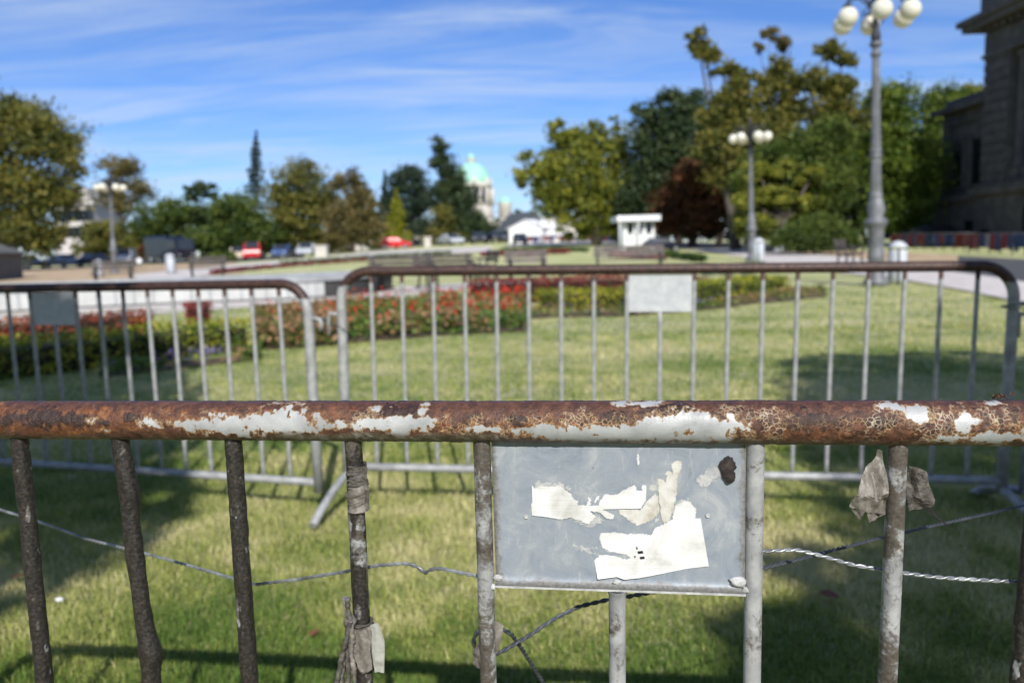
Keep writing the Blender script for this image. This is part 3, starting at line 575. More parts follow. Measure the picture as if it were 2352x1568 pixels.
scrap('film_flap', [zc(529, 0, *p) for p in ((640, 1275), (690, 1290), (735, 1262), (745, 1290), (735, 1400), (748, 1490), (690, 1524), (660, 1440), (640, 1380))], -0.0125, M['tape'], t2, 0.0045, 5, 50)
scrap('clear_flap', [zc(529, 0, *p) for p in ((735, 1262), (778, 1246), (812, 1345), (806, 1515), (758, 1510), (745, 1400))], -0.009, flat('greyed_clear_film', (0.36, 0.36, 0.33), 0.3, bst=0.3), t2, 0.003, 6, 50)
for k, (pts, r) in enumerate(([((598, 1118), (606, 1160), (620, 1210), (632, 1245), (625, 1290), (608, 1350), (596, 1420), (586, 1500), (572, 1590)), 0.0034], [((612, 1120), (618, 1180), (630, 1240), (636, 1300), (622, 1380), (616, 1460), (622, 1600)), 0.0028], [((634, 1244), (640, 1330), (634, 1400), (646, 1480), (655, 1600)), 0.0026], [((628, 1250), (600, 1370), (580, 1460), (560, 1560), (556, 1600)), 0.0030])):
    P = [front_world(fl(*zc(529, 0, *p), -0.012 - 0.002 * k)) - np.array(t2.location) for p in pts]
    P = [np.array([np.interp(q, np.arange(len(P)), [p[c] for p in P]) for c in range(3)]) for q in np.linspace(0, len(P) - 1, 40)]
    MB().tube([p + np.array([random.uniform(-1, 1), random.uniform(-1, 1), 0]) * 0.0007 for p in P], [r * random.uniform(0.7, 1.25) for _ in P], 7).build('strip', M['tape'] if k % 2 == 0 else M['tape_dark'], t2)
lump('knot', front_world(fl(*zc(529, 0, 630, 1248), -0.012)) - np.array(t2.location), 0.0062, M['tape_dark'], t2, 4, (1, 1, 1.2), 0.5, 20)
t3 = empty('tape_scrap', front_world(fl(1122, 1540)), label='ragged grey tape scrap stuck behind the bar left of the plate', cat='tape')
scrap('right_flap', [zc(529, 0, *p) for p in ((1385, 1238), (1400, 1240), (1436, 1262), (1428, 1310), (1420, 1352), (1400, 1410), (1385, 1420))], 0.006, M['tape'], t3, 0.002, 8)
scrap('left_flap', [zc(529, 0, *p) for p in ((1312, 1345), (1300, 1362), (1275, 1392), (1276, 1425), (1274, 1462), (1305, 1488), (1318, 1480))], -0.003, M['tape_dark'], t3, 0.004, 9, 110)
t4 = empty('film_scrap', front_world(fl(2050, 1190)), label='torn grey film caught on the bar right of the plate', cat='film')
f1 = scrap('left_flap', [zc(1705, 0, *p) for p in ((720, 345), (745, 360), (758, 470), (757, 620), (757, 690), (660, 722), (648, 670), (640, 662), (615, 712), (585, 672), (560, 640), (600, 545), (655, 440), (690, 420), (718, 385))], -0.009, M['tape'], t4, 0.012, 11, 34)
scrap('right_flap', [zc(1705, 0, *p) for p in ((868, 425), (910, 430), (965, 455), (975, 520), (1010, 605), (990, 640), (940, 655), (870, 662), (862, 600))], 0.004, M['tape_dark'], t4, 0.007, 12, 60)
def build_leaf_debris():
    p = front_world(fl(2303, 906, 0.0)); p[2] = RZ + RR + 0.0008; t = empty('dry_leaf', p, 0.3, label='curled brown dry leaf crumbs lying on the rail at far right', cat='leaf')
    m = pm('dry_leaf_brown', [(0.3, (0.035, 0.018, 0.012)), (0.7, (0.17, 0.075, 0.035))], 120, 0.7, bst=0.6, bdist=0.002)
    for k in range(9):
        c = np.array([random.uniform(-0.010, 0.010), random.uniform(-0.004, 0.004), random.uniform(0.0006, 0.0035)]); a = random.random() * 6.28; L_ = random.uniform(0.004, 0.009); w = L_ * random.uniform(0.3, 0.6)
        V = []
        for i in range(7):
            s = i / 6; z = 0.003 * math.sin(s * 3.1) * random.uniform(0.6, 1.2)
            for q in (-1, 0, 1): V.append(c + np.array([math.cos(a) * (s - .5) * L_ - math.sin(a) * q * w * .5 * math.sin(math.pi * (0.1 + .85 * s)), math.sin(a) * (s - .5) * L_ + math.cos(a) * q * w * .5 * math.sin(math.pi * (0.1 + .85 * s)), z + 0.0012 * abs(q)]))
        MB().add(V, [(3 * i + j, 3 * i + j + 1, 3 * i + j + 4, 3 * i + j + 3) for i in range(6) for j in range(2)]).build('crumb', m, t)
build_leaf_debris()

# ---- twisted wires
def wire(pts, label, mat, r=0.00125, pitch=0.020, dash=True):
    P = np.array([front_world(fl(x, y, c)) for x, y, c in pts]); d = np.concatenate([[0], np.cumsum(np.linalg.norm(np.diff(P, axis=0), axis=1))])
    # Catmull-style smoothing
    t = np.linspace(0, d[-1], max(60, int(d[-1] / 0.0022))); Q = np.stack([np.interp(t, d, P[:, i]) for i in range(3)], 1); k = 7; ker = np.hanning(k + 2)[1:-1]; ker /= ker.sum()
    Qs = Q.copy()
    for i in range(3): Qs[:, i] = np.convolve(np.pad(Q[:, i], k // 2, mode='edge'), ker, 'valid')
    o = empty('twisted_wire', Qs[len(Qs) // 2], label=label, cat='wire', group='twisted fence wires'); tang = np.gradient(Qs, axis=0); tang /= np.linalg.norm(tang, axis=1)[:, None]
    a = np.cross(tang, [0, 0, 1.0]); a /= np.linalg.norm(a, axis=1)[:, None]; b = np.cross(a, tang)
    for s in (0, 1):
        q = 2 * math.pi * t / pitch + s * math.pi; S = Qs + r * 0.85 * (np.cos(q)[:, None] * a + np.sin(q)[:, None] * b) - np.array(o.location)
        MB().tube(list(S), r, 7).build('strand', mat, o, fix=False)
    return o
wire([(-60, 1152, .42), (80, 1195, .33), (200, 1238, .26), (330, 1270, .2), (440, 1300, .16), (535, 1328, .13), (585, 1342, .11), (680, 1331, .09), (800, 1311, .07), (870, 1298, .06), (935, 1293, .05), (963, 1303, .045), (975, 1318, .042), (988, 1307, .04), (1010, 1305, .035), (1095, 1322, .012), (1120, 1328, .0105)], 'bright twisted wire sagging across the left bars to the plate', M['wire'])
wire([(1728, 1268, .0105), (1755, 1265, .014), (1830, 1262, .02), (1880, 1274, .022), (1960, 1297, .018), (2045, 1311, .0105), (2150, 1325, .012), (2260, 1332, .012), (2350, 1336, .0105), (2440, 1340, .012)], 'twisted wire falling to the right edge behind the film-caught bar', M['wire'])
wire([(1730, 1310, .0105), (1755, 1303, .02), (1810, 1290, .05), (1880, 1272, .09), (2000, 1240, .18), (2150, 1205, .3), (2280, 1177, .42), (2440, 1140, .55)], 'twisted wire rising to the right edge away from the barrier', M['wire_dark'])
wire([(1560, 1348, .012), (1510, 1357, .03), (1440, 1370, .045), (1390, 1378, .05), (1330, 1392, .05), (1270, 1422, .045), (1210, 1462, .03), (1150, 1497, .013), (1118, 1506, .012), (1092, 1490, .008), (1087, 1470, .002), (1096, 1450, -.003), (1110, 1442, .0), (1150, 1442, .012), (1175, 1455, .02), (1200, 1490, .05), (1222, 1525, .08), (1250, 1570, .12)], 'dark twisted wire looped round the bar below the plate corner', M['wire_dark'], 0.0014)

# ================================================================ BACK BARRIERS
BH, BB = 0.984, 0.162
M['zinc_plate'] = pm('mottled_zinc_sheet', [(0.3, (0.37, 0.40, 0.43)), (0.5, (0.46, 0.48, 0.50)), (0.7, (0.56, 0.58, 0.59))], 22, 0.55, 0.1, bst=0.1)
def barrier_parts(root):
    def ring(name, P, r, n=16, seed=0):
        b = MB().tube(P, r, n); o = b.build(name, M['galv_back'], root); me = o.data
        co = np.array([v.co for v in me.vertices]); ru = np.clip((co[:, 2] - (BH - 0.085)) / 0.055, 0, 1) * 1.05
        me.attributes.new('rust', 'FLOAT', 'POINT').data.foreach_set('value', ru.astype(np.float32)); return o
    R = 0.12; L_ = 1.3
    arc = lambda s: [(s * (L_ - R * (1 - math.cos(a))), 0, BH - R + R * math.sin(a)) for a in np.linspace(0, math.pi / 2, 14)]
    lf = [(-L_, 0, 0.12), (-L_, 0, 0.4), (-L_, 0, 0.7)] + arc(-1); rt = arc(1)[::-1] + [(L_, 0, 0.7), (L_, 0, 0.4), (L_, 0, 0.12)]
    mid = [(x, 0, BH) for x in np.linspace(-(L_ - R), L_ - R, 40)][1:-1]
    ring('frame', lf + mid + rt, 0.0203)
    ring('bottom_rail', [(x, 0, BB) for x in np.linspace(-L_, L_, 12)], 0.0165)
    bar = None
    for i in range(-9, 10):
        z1 = BH if i != 0 else BH - 0.165
        if i in (-9, 0) or bar is None: o = ring('bar', [(0, 0, z) for z in np.linspace(BB, z1, 14)], 0.0088, 10); bar = bar or o; me = o.data
        if i != 0 and i != -9: o = bpy.data.objects.new('bar', bar.data); link(o, root)
        o.location = (i * SP, 0, 0)
    MB().box((-SP + 0.008, -0.001, BH - 0.168), (SP - 0.008, 0.001, BH - 0.022)).build('plate', M['zinc_plate'], root)
    for s in (-1, 1):
        P = [(s * (L_ + .04 * abs(q)), q * 0.315, 0.014 + 0.115 * (1 - abs(q) ** 1.5)) for q in np.linspace(-1, 1, 17)]
        ring('foot', P, 0.0165, 12)
    ring('hook', [(-L_, 0, BH - .175), (-L_ - 0.03, -.002, BH - .175), (-L_ - 0.05, -.004, BH - .17), (-L_ - 0.055, -.004, BH - .19), (-L_ - 0.055, -.004, BH - .26)], 0.008, 8)
    ring('eye', [(L_, 0, BH - .145), (L_ + .03, -.004, BH - .14), (L_ + .055, -.006, BH - .145), (L_ + .06, -.006, BH - .165), (L_ + .055, -.006, BH - .19)], 0.009, 8)
mth = 0.126; mo = np.array([0.5735, 3.131, 0])
BM = empty('crowd_barrier', mo, -mth, label='middle barrier behind, complete in view with its plate at the centre', cat='barrier', group='steel crowd barriers'); BM.rotation_euler = (0, 0.017, -mth)
barrier_parts(BM)
lth = 0.2976; lo_ = np.array([-1.6271 - 3.5 * SP * math.cos(lth), 3.4577 + 3.5 * SP * math.sin(lth), 0])
BL = dup(BM, lo_, -lth, label='left barrier behind, shaded plate near the picture edge', cat='barrier', group='steel crowd barriers'); BL.location.z = -0.019
for ch in [c for c in BL.children if c.name.startswith('foot')][1:]: bpy.data.objects.remove(ch)
rth = 0.02; ro_ = mo + 1.385 * np.array([math.cos(mth), -math.sin(mth), 0]) + 1.30 * np.array([math.cos(rth), -math.sin(rth), 0]); ro_[2] = -0.03
BR_ = dup(BM, ro_, -rth, label='barrier at the far right, only its end post showing', cat='barrier', group='steel crowd barriers')
def tie(c, label, seed):
    o = empty('tie_wire', c, label=label, cat='wire'); r = random.Random(seed)
    P = [(0.026 * math.cos(a), 0.026 * math.sin(a), 0.006 * math.sin(a * 0.7) + 0.002 * i / 8) for i, a in enumerate(np.linspace(0, 13, 60))]
    P += [(0.03 + 0.01 * k, -0.02 - 0.004 * k, 0.004 * math.sin(k * 1.7) - 0.004 * k) for k in range(1, 9)]
    MB().tube(P, 0.0022, 6).build('loop', M['wire_dark'], o)
mxl = lambda s: mo + s * np.array([math.cos(mth), -math.sin(mth), 0])
p = mxl(-1.3); tie((p[0] - 0.075, p[1] + 0.02, 0.80), 'dark wire tie round the joined posts of the back barriers', 1)
p = mxl(1.3); tie((p[0], p[1], 0.80), 'dark wire tie round the post at the far right', 2)

# ================================================================ BASIN, BEDS AND HEDGES
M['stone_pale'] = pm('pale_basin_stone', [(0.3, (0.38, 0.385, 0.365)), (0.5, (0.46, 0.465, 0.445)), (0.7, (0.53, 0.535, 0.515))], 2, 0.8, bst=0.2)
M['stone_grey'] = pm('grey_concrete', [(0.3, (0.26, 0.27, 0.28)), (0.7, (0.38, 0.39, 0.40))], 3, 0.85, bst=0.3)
M['stone_dark'] = pm('dark_basin_stone', [(0.3, (0.032, 0.03, 0.03)), (0.7, (0.075, 0.072, 0.07))], 3, 0.75, bst=0.4)  # dark stone for the plinth and the right-hand and back walls
M['water'] = pm('basin_water', [(0.3, (0.05, 0.09, 0.10)), (0.7, (0.09, 0.14, 0.15))], 1, 0.08, bst=0.3, bdist=0.02, spec=0.6)
def build_basin():
    line = [(-260, 734), (0, 719), (180, 709), (353, 701), (528, 694), (641, 690), (728, 685), (800, 679), (870, 670), (905, 663)]
    E_ = [onT(*p)[:2] for p in line]; e = E_[-1]; c = np.array([-9.5, 27.0])
    # carry the outline round the back
    far = [(e[0] - 0.1, e[1] + 0.5), (e[0] - .9, e[1] + 1.0), (-6.5, 22.0), (-9.5, 21.4), (-15, 20.4), (-18, 19)]
    ol = [np.array(p) for p in E_] + [np.array(p) for p in far]; n = len(ol)
    # densify
    D = []
    for i in range(n):
        a, b = ol[i], ol[(i + 1) % n]
        for t in np.linspace(0, 1, 8, endpoint=False): D.append(a * (1 - t) + b * t)
    D = np.array(D); 
    for _ in range(6): D = 0.5 * D + 0.25 * (np.roll(D, 1, 0) + np.roll(D, -1, 0))
    cc = D.mean(0); inn = lambda k: cc + (D - cc) * (1 - k / np.linalg.norm(D - cc, axis=1))[:, None]
    root = empty('fountain_basin', (cc[0], cc[1], 0), label='low stone fountain basin with a pale rim at left beyond the gravel path', cat='fountain')
    def wallband(name, A, za, B_, zb, mat, idx):
        b = MB(); m = len(D)
        for i in idx:
            j = (i + 1) % m; b.add([(*(A[i] - cc), za), (*(A[j] - cc), za), (*(B_[j] - cc), zb), (*(B_[i] - cc), zb)], [(0, 1, 2, 3)])
        return b.build(name, mat, root, fix=False)
    m = len(D); brk = 6 * 8 + 2; al = range(m)
    wallband('plinth', inn(-0.05), 0, inn(-0.05), 0.05, M['stone_dark'], al)
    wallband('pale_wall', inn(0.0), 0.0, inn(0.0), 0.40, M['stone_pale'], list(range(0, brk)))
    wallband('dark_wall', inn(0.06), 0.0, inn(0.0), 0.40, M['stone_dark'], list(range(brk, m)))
    rim = wallband('rim', inn(-0.06), 0.40, inn(-0.06), 0.52, M['stone_grey'], al); wallband('rim_underside', inn(0.06), 0.399, inn(-0.06), 0.40, M['stone_grey'], al)
    wallband('rim_top', inn(-0.06), 0.52, inn(0.45), 0.53, M['stone_grey'], al); wallband('inner_wall', inn(0.45), 0.53, inn(0.45), 0.1, M['stone_grey'], al)
    W = inn(0.45) - cc; MB().add([(*p, 0.34) for p in W], [list(range(m))]).build('water', M['water'], root)
    # joints between the pale panels
    b = None
    for i in range(0, brk, 2):
        p = inn(-0.004)[i] - cc; MB().box((p[0] - .02, p[1] - .012, 0.06), (p[0] + .02, p[1] + .01, 0.39)).build('joint', M['stone_grey'], root)
build_basin()

LM = {
 'hedge_gold': leafm('golden_hedge_leaf', (0.05, 0.10, 0.012), (0.22, 0.26, 0.022), (0.48, 0.44, 0.045), 0.3),
 'hedge_red': leafm('dark_red_hedge_leaf', (0.06, 0.014, 0.018), (0.19, 0.025, 0.032), (0.34, 0.06, 0.06), 0.25),
 'hedge_fire': leafm('orange_red_hedge_leaf', (0.09, 0.02, 0.018), (0.26, 0.045, 0.03), (0.42, 0.14, 0.04), 0.2),
 'hedge_green': leafm('dark_green_hedge_leaf', (0.02, 0.045, 0.010), (0.05, 0.095, 0.02), (0.11, 0.16, 0.035), 0.2),
 'withered': leafm('withered_bedding_leaf', (0.10, 0.13, 0.03), (0.27, 0.15, 0.075), (0.42, 0.25, 0.14), 0.2),
 'salvia': leafm('red_flower', (0.36, 0.012, 0.008), (0.55, 0.022, 0.012), (0.68, 0.06, 0.03), 0.2),
 'bedgreen': leafm('bedding_green_leaf', (0.04, 0.09, 0.02), (0.10, 0.17, 0.035), (0.22, 0.27, 0.06), 0.25),
 'violet': leafm('violet_flower', (0.10, 0.08, 0.22), (0.20, 0.16, 0.36), (0.34, 0.28, 0.48), 0.2)}
def hedge(name, A, B_, depth, h, mat, label, cat='hedge', size=0.045, dens=1.0, group=None, seed=0, ragged=0.02):
    """clipped hedge along A-B (ground points), leaf quads over a twiggy core"""
    A = np.array(A, float); B_ = np.array(B_, float); d = B_ - A; L_ = np.linalg.norm(d[:2]); u = d / (np.linalg.norm(d) + 1e-9); nrm = np.array([-u[1], u[0], 0])
    if nrm[1] < 0: nrm = -nrm
    root = empty(name, A, label=label, cat=cat, group=group); r = np.random.default_rng(seed + 5)
    n = int(dens * (L_ * (2 * h + depth) + 2 * depth * h) / (size * size) * 1.5); n = min(max(n, 200), 16000)
    s, w, z = r.random(n) * L_, r.random(n) * depth, r.random(n) * h; side = r.random(n)
    # push leaves to the outer skin: front, top, ends
    f = side < 0.45; w[f] = r.random(f.sum()) ** 2 * 0.07; t = (side >= 0.45) & (side < 0.85); z[t] = h - r.random(t.sum()) ** 2 * 0.06; e = side >= 0.93; s[e] = np.where(r.random(e.sum()) < .5, 0.04 * r.random(e.sum()), L_ - 0.04 * r.random(e.sum()))
    C = u[None] * s[:, None] + nrm[None] * w[:, None] + np.array([0, 0, 1.0])[None] * z[:, None]
    k = fbm(np.stack([s * 3 + seed, w * 3, z * 5], 1), 3, seed); C += nrm * ((k - 0.5) * -0.14)[:, None] + np.array([0, 0, 1.0]) * ((k - .5) * 0.10)[:, None] + r.normal(0, ragged, (n, 3)); C[:, 2] = np.maximum(C[:, 2], 0.01)
    V, Fq, T = leaf_quads(C, size, np.clip((k - .5) * 1.3 + .5 + r.normal(0, .2, n) , 0, 1), 0.4, 0.65, seed)
    fast('leaves', V, Fq, mat, root, attrs={'tone': T})
    c = MB(); a = u * 0.05 + nrm * 0.06; b = u * (L_ - 0.05) + nrm * 0.06; q = nrm * (depth - 0.12); zt = np.array([0, 0, h - 0.08])
    c.add([a, b, b + q, a + q, a + zt, b + zt, b + q + zt, a + q + zt], [(0, 3, 2, 1), (4, 5, 6, 7), (0, 1, 5, 4), (1, 2, 6, 5), (2, 3, 7, 6), (3, 0, 4, 7)])
    c.build('twigs', flat('twig_core', (0.03, 0.028, 0.015), 0.95), root); return root
G = lambda x, y: onT(x, y)
hedge('clipped_hedge', G(-120, 888), G(583, 806), 0.75, 0.34, LM['hedge_gold'], 'golden-green clipped hedge behind the left barrier, nearest hedge', seed=1)
hedge('clipped_hedge', G(-100, 815), G(360, 775), 0.6, 0.36, LM['hedge_fire'], 'orange-red clipped hedge at left behind the golden hedge', seed=2)
hedge('clipped_hedge', G(428, 752), G(490, 748), 0.6, 0.34, LM['hedge_red'], 'short dark red hedge block left of the joined barrier posts', seed=3)
hedge('clipped_hedge', G(1090, 702), G(1445, 686), 0.8, 0.44, LM['hedge_red'], 'dark red hedge right of the red flowers', seed=4)
hedge('clipped_hedge', G(1520, 685), G(1625, 676), 0.6, 0.34, LM['hedge_red'], 'dark red hedge end showing right of the zinc plate', seed=24)
hedge('clipped_hedge', G(1230, 715), G(1480, 711), 0.8, 0.33, LM['hedge_gold'], 'golden-green hedge left of the zinc plate on the lawn', seed=5)
hedge('clipped_hedge', G(1490, 711), G(1690, 698), 0.9, 0.40, LM['hedge_gold'], 'golden-green hedge directly right of the zinc plate', seed=6)
hedge('clipped_hedge', G(1700, 690), G(1812, 676), 0.9, 0.36, LM['hedge_gold'], 'rightmost golden-green hedge on the lawn', seed=7)
def bed(name, near, far, mats, label, cat='flower bed', h=0.26, n=5000, size=0.06, seed=0):
    """a bed of bedding plants between two picture lines: soil, foliage, blooms"""
    r = np.random.default_rng(seed); N_ = np.array([onT(*p) for p in near]); F_ = np.array([onT(*p) for p in far]); c0 = (N_.mean(0) + F_.mean(0)) / 2
    root = empty(name, c0, label=label, cat=cat); ip = lambda P, t: np.stack([np.interp(t, np.linspace(0, 1, len(P)), P[:, i]) for i in range(3)], -1)
    t = np.linspace(0, 1, 20); A, B_ = ip(N_, t), ip(F_, t); V = np.concatenate([A, B_]) - c0; V[:, 2] += 0.02
    fast('soil', V, [[i, i + 1, i + 21, i + 20] for i in range(19)], M['soil'], root)
    for k, (key, share, z0, z1, s, gate) in enumerate(mats):
        m = int(n * share); tt = r.random(m); w = r.random(m); C = ip(N_, tt) * (1 - w)[:, None] + ip(F_, tt) * w[:, None]; cl = fbm(np.stack([C[:, 0] * 1.6, C[:, 1] * 1.6, 0 * tt + k], 1), 3, seed + k)
        ok = cl > gate; C, cl = C[ok], cl[ok]; hh = h * (z0 + (z1 - z0) * r.random(len(C))) * (0.6 + 0.8 * cl); C = C - c0; C[:, 2] += hh
        V, Fq, T = leaf_quads(C, s, np.clip(r.random(len(C)) * .7 + (cl - .5), 0, 1), 0.5, 0.7, seed + k); fast(['foliage', 'withered_leaves', 'blooms', 'violet_blooms'][min(k, 3)], V, Fq, LM[key], root, attrs={'tone': T})['kind'] = 'stuff'
    return root
bed('flower_bed', [(590, 806), (700, 800), (800, 792)], [(590, 735), (700, 722), (800, 716)], (('bedgreen', .35, .1, .7, .07, .45), ('withered', 1, .2, 1.1, .07, .33), ('salvia', .06, .8, 1.2, .06, .6)), 'withered pink-brown bedding plants behind the joined posts', seed=3, h=.26, n=7000)
bed('flower_bed', [(800, 790), (1000, 772), (1210, 762)], [(800, 712), (1000, 702), (1210, 704)], (('bedgreen', .8, .1, .9, .07, .35), ('withered', .75, .2, 1.0, .07, .45), ('salvia', .11, .85, 1.3, .055, .51)), 'bed of scarlet flowers behind the middle barrier', seed=6, h=.27, n=9000)
bed('flower_border', [(230, 872), (430, 846), (600, 828)], [(230, 855), (430, 832), (600, 816)], (('bedgreen', .8, .2, 1, .045, .45), ('withered', .2, .2, 1, .045, .5), ('violet', .16, .6, 1.2, .04, .52)), 'strip of small violet flowers at the foot of the left golden hedge', seed=12, h=.13, n=1600)
bed('flower_border', [(1220, 732), (1450, 727), (1700, 706)], [(1220, 720), (1450, 715), (1700, 696)], (('bedgreen', .8, .2, 1, .05, .4), ('withered', .3, .2, 1, .05, .5), ('violet', .18, .6, 1.2, .045, .54)), 'strip of small violet flowers before the right golden hedges', seed=14, h=.13, n=1400)
bed('flower_bed', [(1700, 702), (1800, 694), (1900, 682)], [(1700, 690), (1800, 672), (1890, 664)], (('bedgreen', .6, .2, 1, .05, .4), ('withered', .8, .2, 1, .05, .4), ('salvia', .05, .6, 1.2, .05, .6)), 'thin withered bedding right of the golden hedges', seed=15, h=.14, n=1000)
# far parterre: low hedges in arcs
def arc_hedge(pts, h, depth, key, label, seed, size=0.09):
    P = [onT(*p) for p in pts]; root = empty('parterre_hedge', P[0], label=label, cat='hedge', group='low hedges of the round parterre'); r = np.random.default_rng(seed); n = 1500
    t = r.random(n) * (len(P) - 1); Q = np.stack([np.interp(t, np.arange(len(P)), [p[i] for p in P]) for i in range(3)], 1) - P[0]
    Q[:, 1] += r.random(n) * depth; Q[:, 2] += h * r.random(n) ** .6; Q[:, 0] += r.normal(0, .03, n)
    V, Fq, T = leaf_quads(Q, size * 1.6, np.clip(r.normal(.5, .22, n), 0, 1), .3, .8, seed); fast('leaves', V, Fq, LM[key], root, attrs={'tone': T})
arc_hedge([(640, 612), (775, 601), (900, 592), (1035, 585)], .30, 1.2, 'hedge_green', 'long green parterre hedge left of the benches', 31)
arc_hedge([(480, 632), (560, 623), (660, 614), (790, 604), (930, 596)], .22, .8, 'hedge_red', 'dark red parterre hedge above the left barrier bend', 32)
arc_hedge([(1105, 590), (1200, 586), (1310, 583)], .30, .8, 'hedge_red', 'dark red parterre hedge before the white tent', 33)
arc_hedge([(1150, 580), (1260, 577), (1355, 580)], .34, 1.2, 'hedge_green', 'green parterre hedge before the white tent', 34)
arc_hedge([(1440, 581), (1510, 587), (1565, 597), (1625, 604)], .34, .8, 'hedge_green', 'curved green parterre hedge at right', 35)
arc_hedge([(1400, 592), (1470, 594), (1530, 599)], .25, .8, 'hedge_fire', 'reddish parterre hedge behind the pale bench at right', 36)

# ================================================================ TREES
BARK = pm('tree_bark', [(0.3, (0.05, 0.04, 0.03)), (0.7, (0.14, 0.115, 0.09))], 5, 0.95, bst=0.8, bdist=0.05)
TM = {
 'olive': leafm('olive_autumn_leaf', (0.028, 0.042, 0.010), (0.105, 0.112, 0.022), (0.25, 0.215, 0.045)),
 'green': leafm('mid_green_leaf', (0.016, 0.036, 0.008), (0.058, 0.095, 0.016), (0.135, 0.165, 0.03)),
 'dark': leafm('dark_green_leaf', (0.010, 0.024, 0.010), (0.030, 0.052, 0.020), (0.075, 0.10, 0.035), .15),
 'pine': leafm('blue_green_needle', (0.008, 0.020, 0.012), (0.024, 0.044, 0.026), (0.06, 0.085, 0.05), .1),
 'lime': leafm('yellow_green_leaf', (0.04, 0.062, 0.010), (0.145, 0.165, 0.020), (0.32, 0.31, 0.04)),
 'yellow': leafm('bright_yellow_green_leaf', (0.12, 0.14, 0.012), (0.27, 0.28, 0.02), (0.42, 0.40, 0.04)),
 'brown': leafm('brown_autumn_leaf', (0.045, 0.042, 0.016), (0.125, 0.105, 0.035), (0.25, 0.19, 0.07)),
 'rust': leafm('russet_leaf', (0.025, 0.014, 0.008), (0.085, 0.034, 0.014), (0.22, 0.075, 0.03)),
 'ygreen': leafm('fresh_green_leaf', (0.018, 0.042, 0.006), (0.075, 0.125, 0.014), (0.19, 0.235, 0.03))}
def tree(name, Y, base, lobes, key, label, n=3500, size=0.34, group='park trees', cl=0.30, seed=0, trunk=0.28, cat='tree', limbs=True, tri=None):
    """lobes: (column, row, half width, half height) in the picture at distance Y"""
    n = int(n * 5.5); size *= 0.95; cl *= 1.3
    b = foot(base, Y); root = empty(name, b, label=label, cat=cat, group=group); r = np.random.default_rng(seed + 77); px = FPX / Y
    LC = [(atY(x, y, Y) - b, rx / px, ry / px) for x, y, rx, ry in lobes]; wt = np.array([rx * ry * (rx + ry) ** .5 for _, rx, ry in LC]); wt = wt / wt.sum()
    Cs, Ts = [], []
    for (c, rx, ry), w in zip(LC, wt):
        m = int(n * w); k = max(8, int(m / 75)); D = r.normal(size=(k, 3)); D /= np.linalg.norm(D, axis=1)[:, None]; rad = r.random(k) ** .45
        K = D * rad[:, None] * np.array([rx, rx * .85, ry]); kt = r.normal(0, .16, k) + 0.10 * D[:, 2]
        i = r.integers(0, k, m); s = cl * min(rx, ry) * (0.7 + .6 * r.random(k))[i]
        P = c + K[i] + r.normal(size=(m, 3)) * s[:, None] * np.array([.62, .62, .42]); Cs.append(P); Ts.append(.5 + kt[i] + r.normal(0, .17, m))
    C = np.concatenate(Cs); T = np.clip(np.concatenate(Ts), 0, 1); ok = C[:, 2] > .15; C, T = C[ok], T[ok]
    V, Fq, T = leaf_quads(C, size, T, .3, .75, seed); fast('crown', V, Fq, TM[key], root, attrs={'tone': T})
    b_ = MB(); top = max(LC, key=lambda q: q[0][2])[0]; h = max(1.0, np.mean([q[0][2] for q in LC])); fork = np.array([top[0] * .35, 0, h * .55])
    b_.tube([(0, 0, -.1), (fork[0] * .3, 0, h * .25), fork], [trunk * 1.25, trunk, trunk * .8], 9)
    if limbs:
        for c, rx, ry in LC: mid = fork * .45 + c * .55 + np.array([0, 0, -.2 * ry]); b_.tube([fork * .98, mid, c + np.array([0, 0, ry * .3])], [trunk * .55, trunk * .32, trunk * .12], 6)
    b_.build('trunk', BARK, root); return root
def conifer(name, Y, x, ytip, ybase, hw, key, label, n=2600, seed=0, group='park trees', size=.3):
    n = int(n * 3); b = foot(x, Y); px = FPX / Y; root = empty(name, b, label=label, cat='tree', group=group); r = np.random.default_rng(seed); top = (atY(x, ytip, Y) - b); bot = (atY(x, ybase, Y) - b)[2]; H = top[2] - bot; w = hw / px
    MB().tube([(0, 0, -.1), (top[0] * .5, 0, top[2] * .5), top], [.32, .2, .03], 8).build('trunk', BARK, root)
    t = r.random(n) ** .75; k = np.floor(t * 15) / 15; fr = (t - k) * 15; q = np.floor(r.random(n) * 9) / 9 * 6.283 + k * 23 + r.normal(0, .16, n); wq = vnoise(np.stack([q * .9, k * 15, 0 * q], 1), seed); rad = w * (0.05 + k * (.35 + 1.15 * wq)) * r.random(n) ** .6
    C = np.stack([top[0] * (1 - t * .9) + rad * np.cos(q), rad * np.sin(q), top[2] - k * H - .05 * H * r.random(n) - rad * .18], 1)
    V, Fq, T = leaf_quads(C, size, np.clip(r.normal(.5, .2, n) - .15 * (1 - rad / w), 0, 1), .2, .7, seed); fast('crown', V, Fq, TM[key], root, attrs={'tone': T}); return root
tree('broadleaf_tree', 72, 20, [(20, 290, 95, 62), (110, 320, 80, 60), (165, 365, 46, 50), (-40, 420, 90, 100), (60, 440, 75, 70), (130, 450, 55, 50), (40, 540, 90, 55), (110, 545, 50, 40)], 'olive', 'large olive-brown tree at the left edge', 5200, .36, seed=1, cl=.34)
tree('broadleaf_tree', 120, 290, [(275, 395, 48, 38), (310, 440, 40, 38), (250, 445, 32, 28), (290, 480, 40, 25)], 'brown', 'thin greyish-brown tree behind the left street lamp', 1100, .4, seed=2, trunk=.35)
tree('broadleaf_tree', 96, 250, [(240, 545, 60, 36), (215, 575, 50, 22), (300, 570, 60, 25)], 'olive', 'yellowing low tree left of the left street lamp', 1600, .34, seed=3)
tree('broadleaf_tree', 100, 380, [(380, 505, 62, 50), (330, 540, 50, 35), (410, 555, 60, 30)], 'green', 'low spreading green tree above the dark truck', 2200, .36, seed=4)
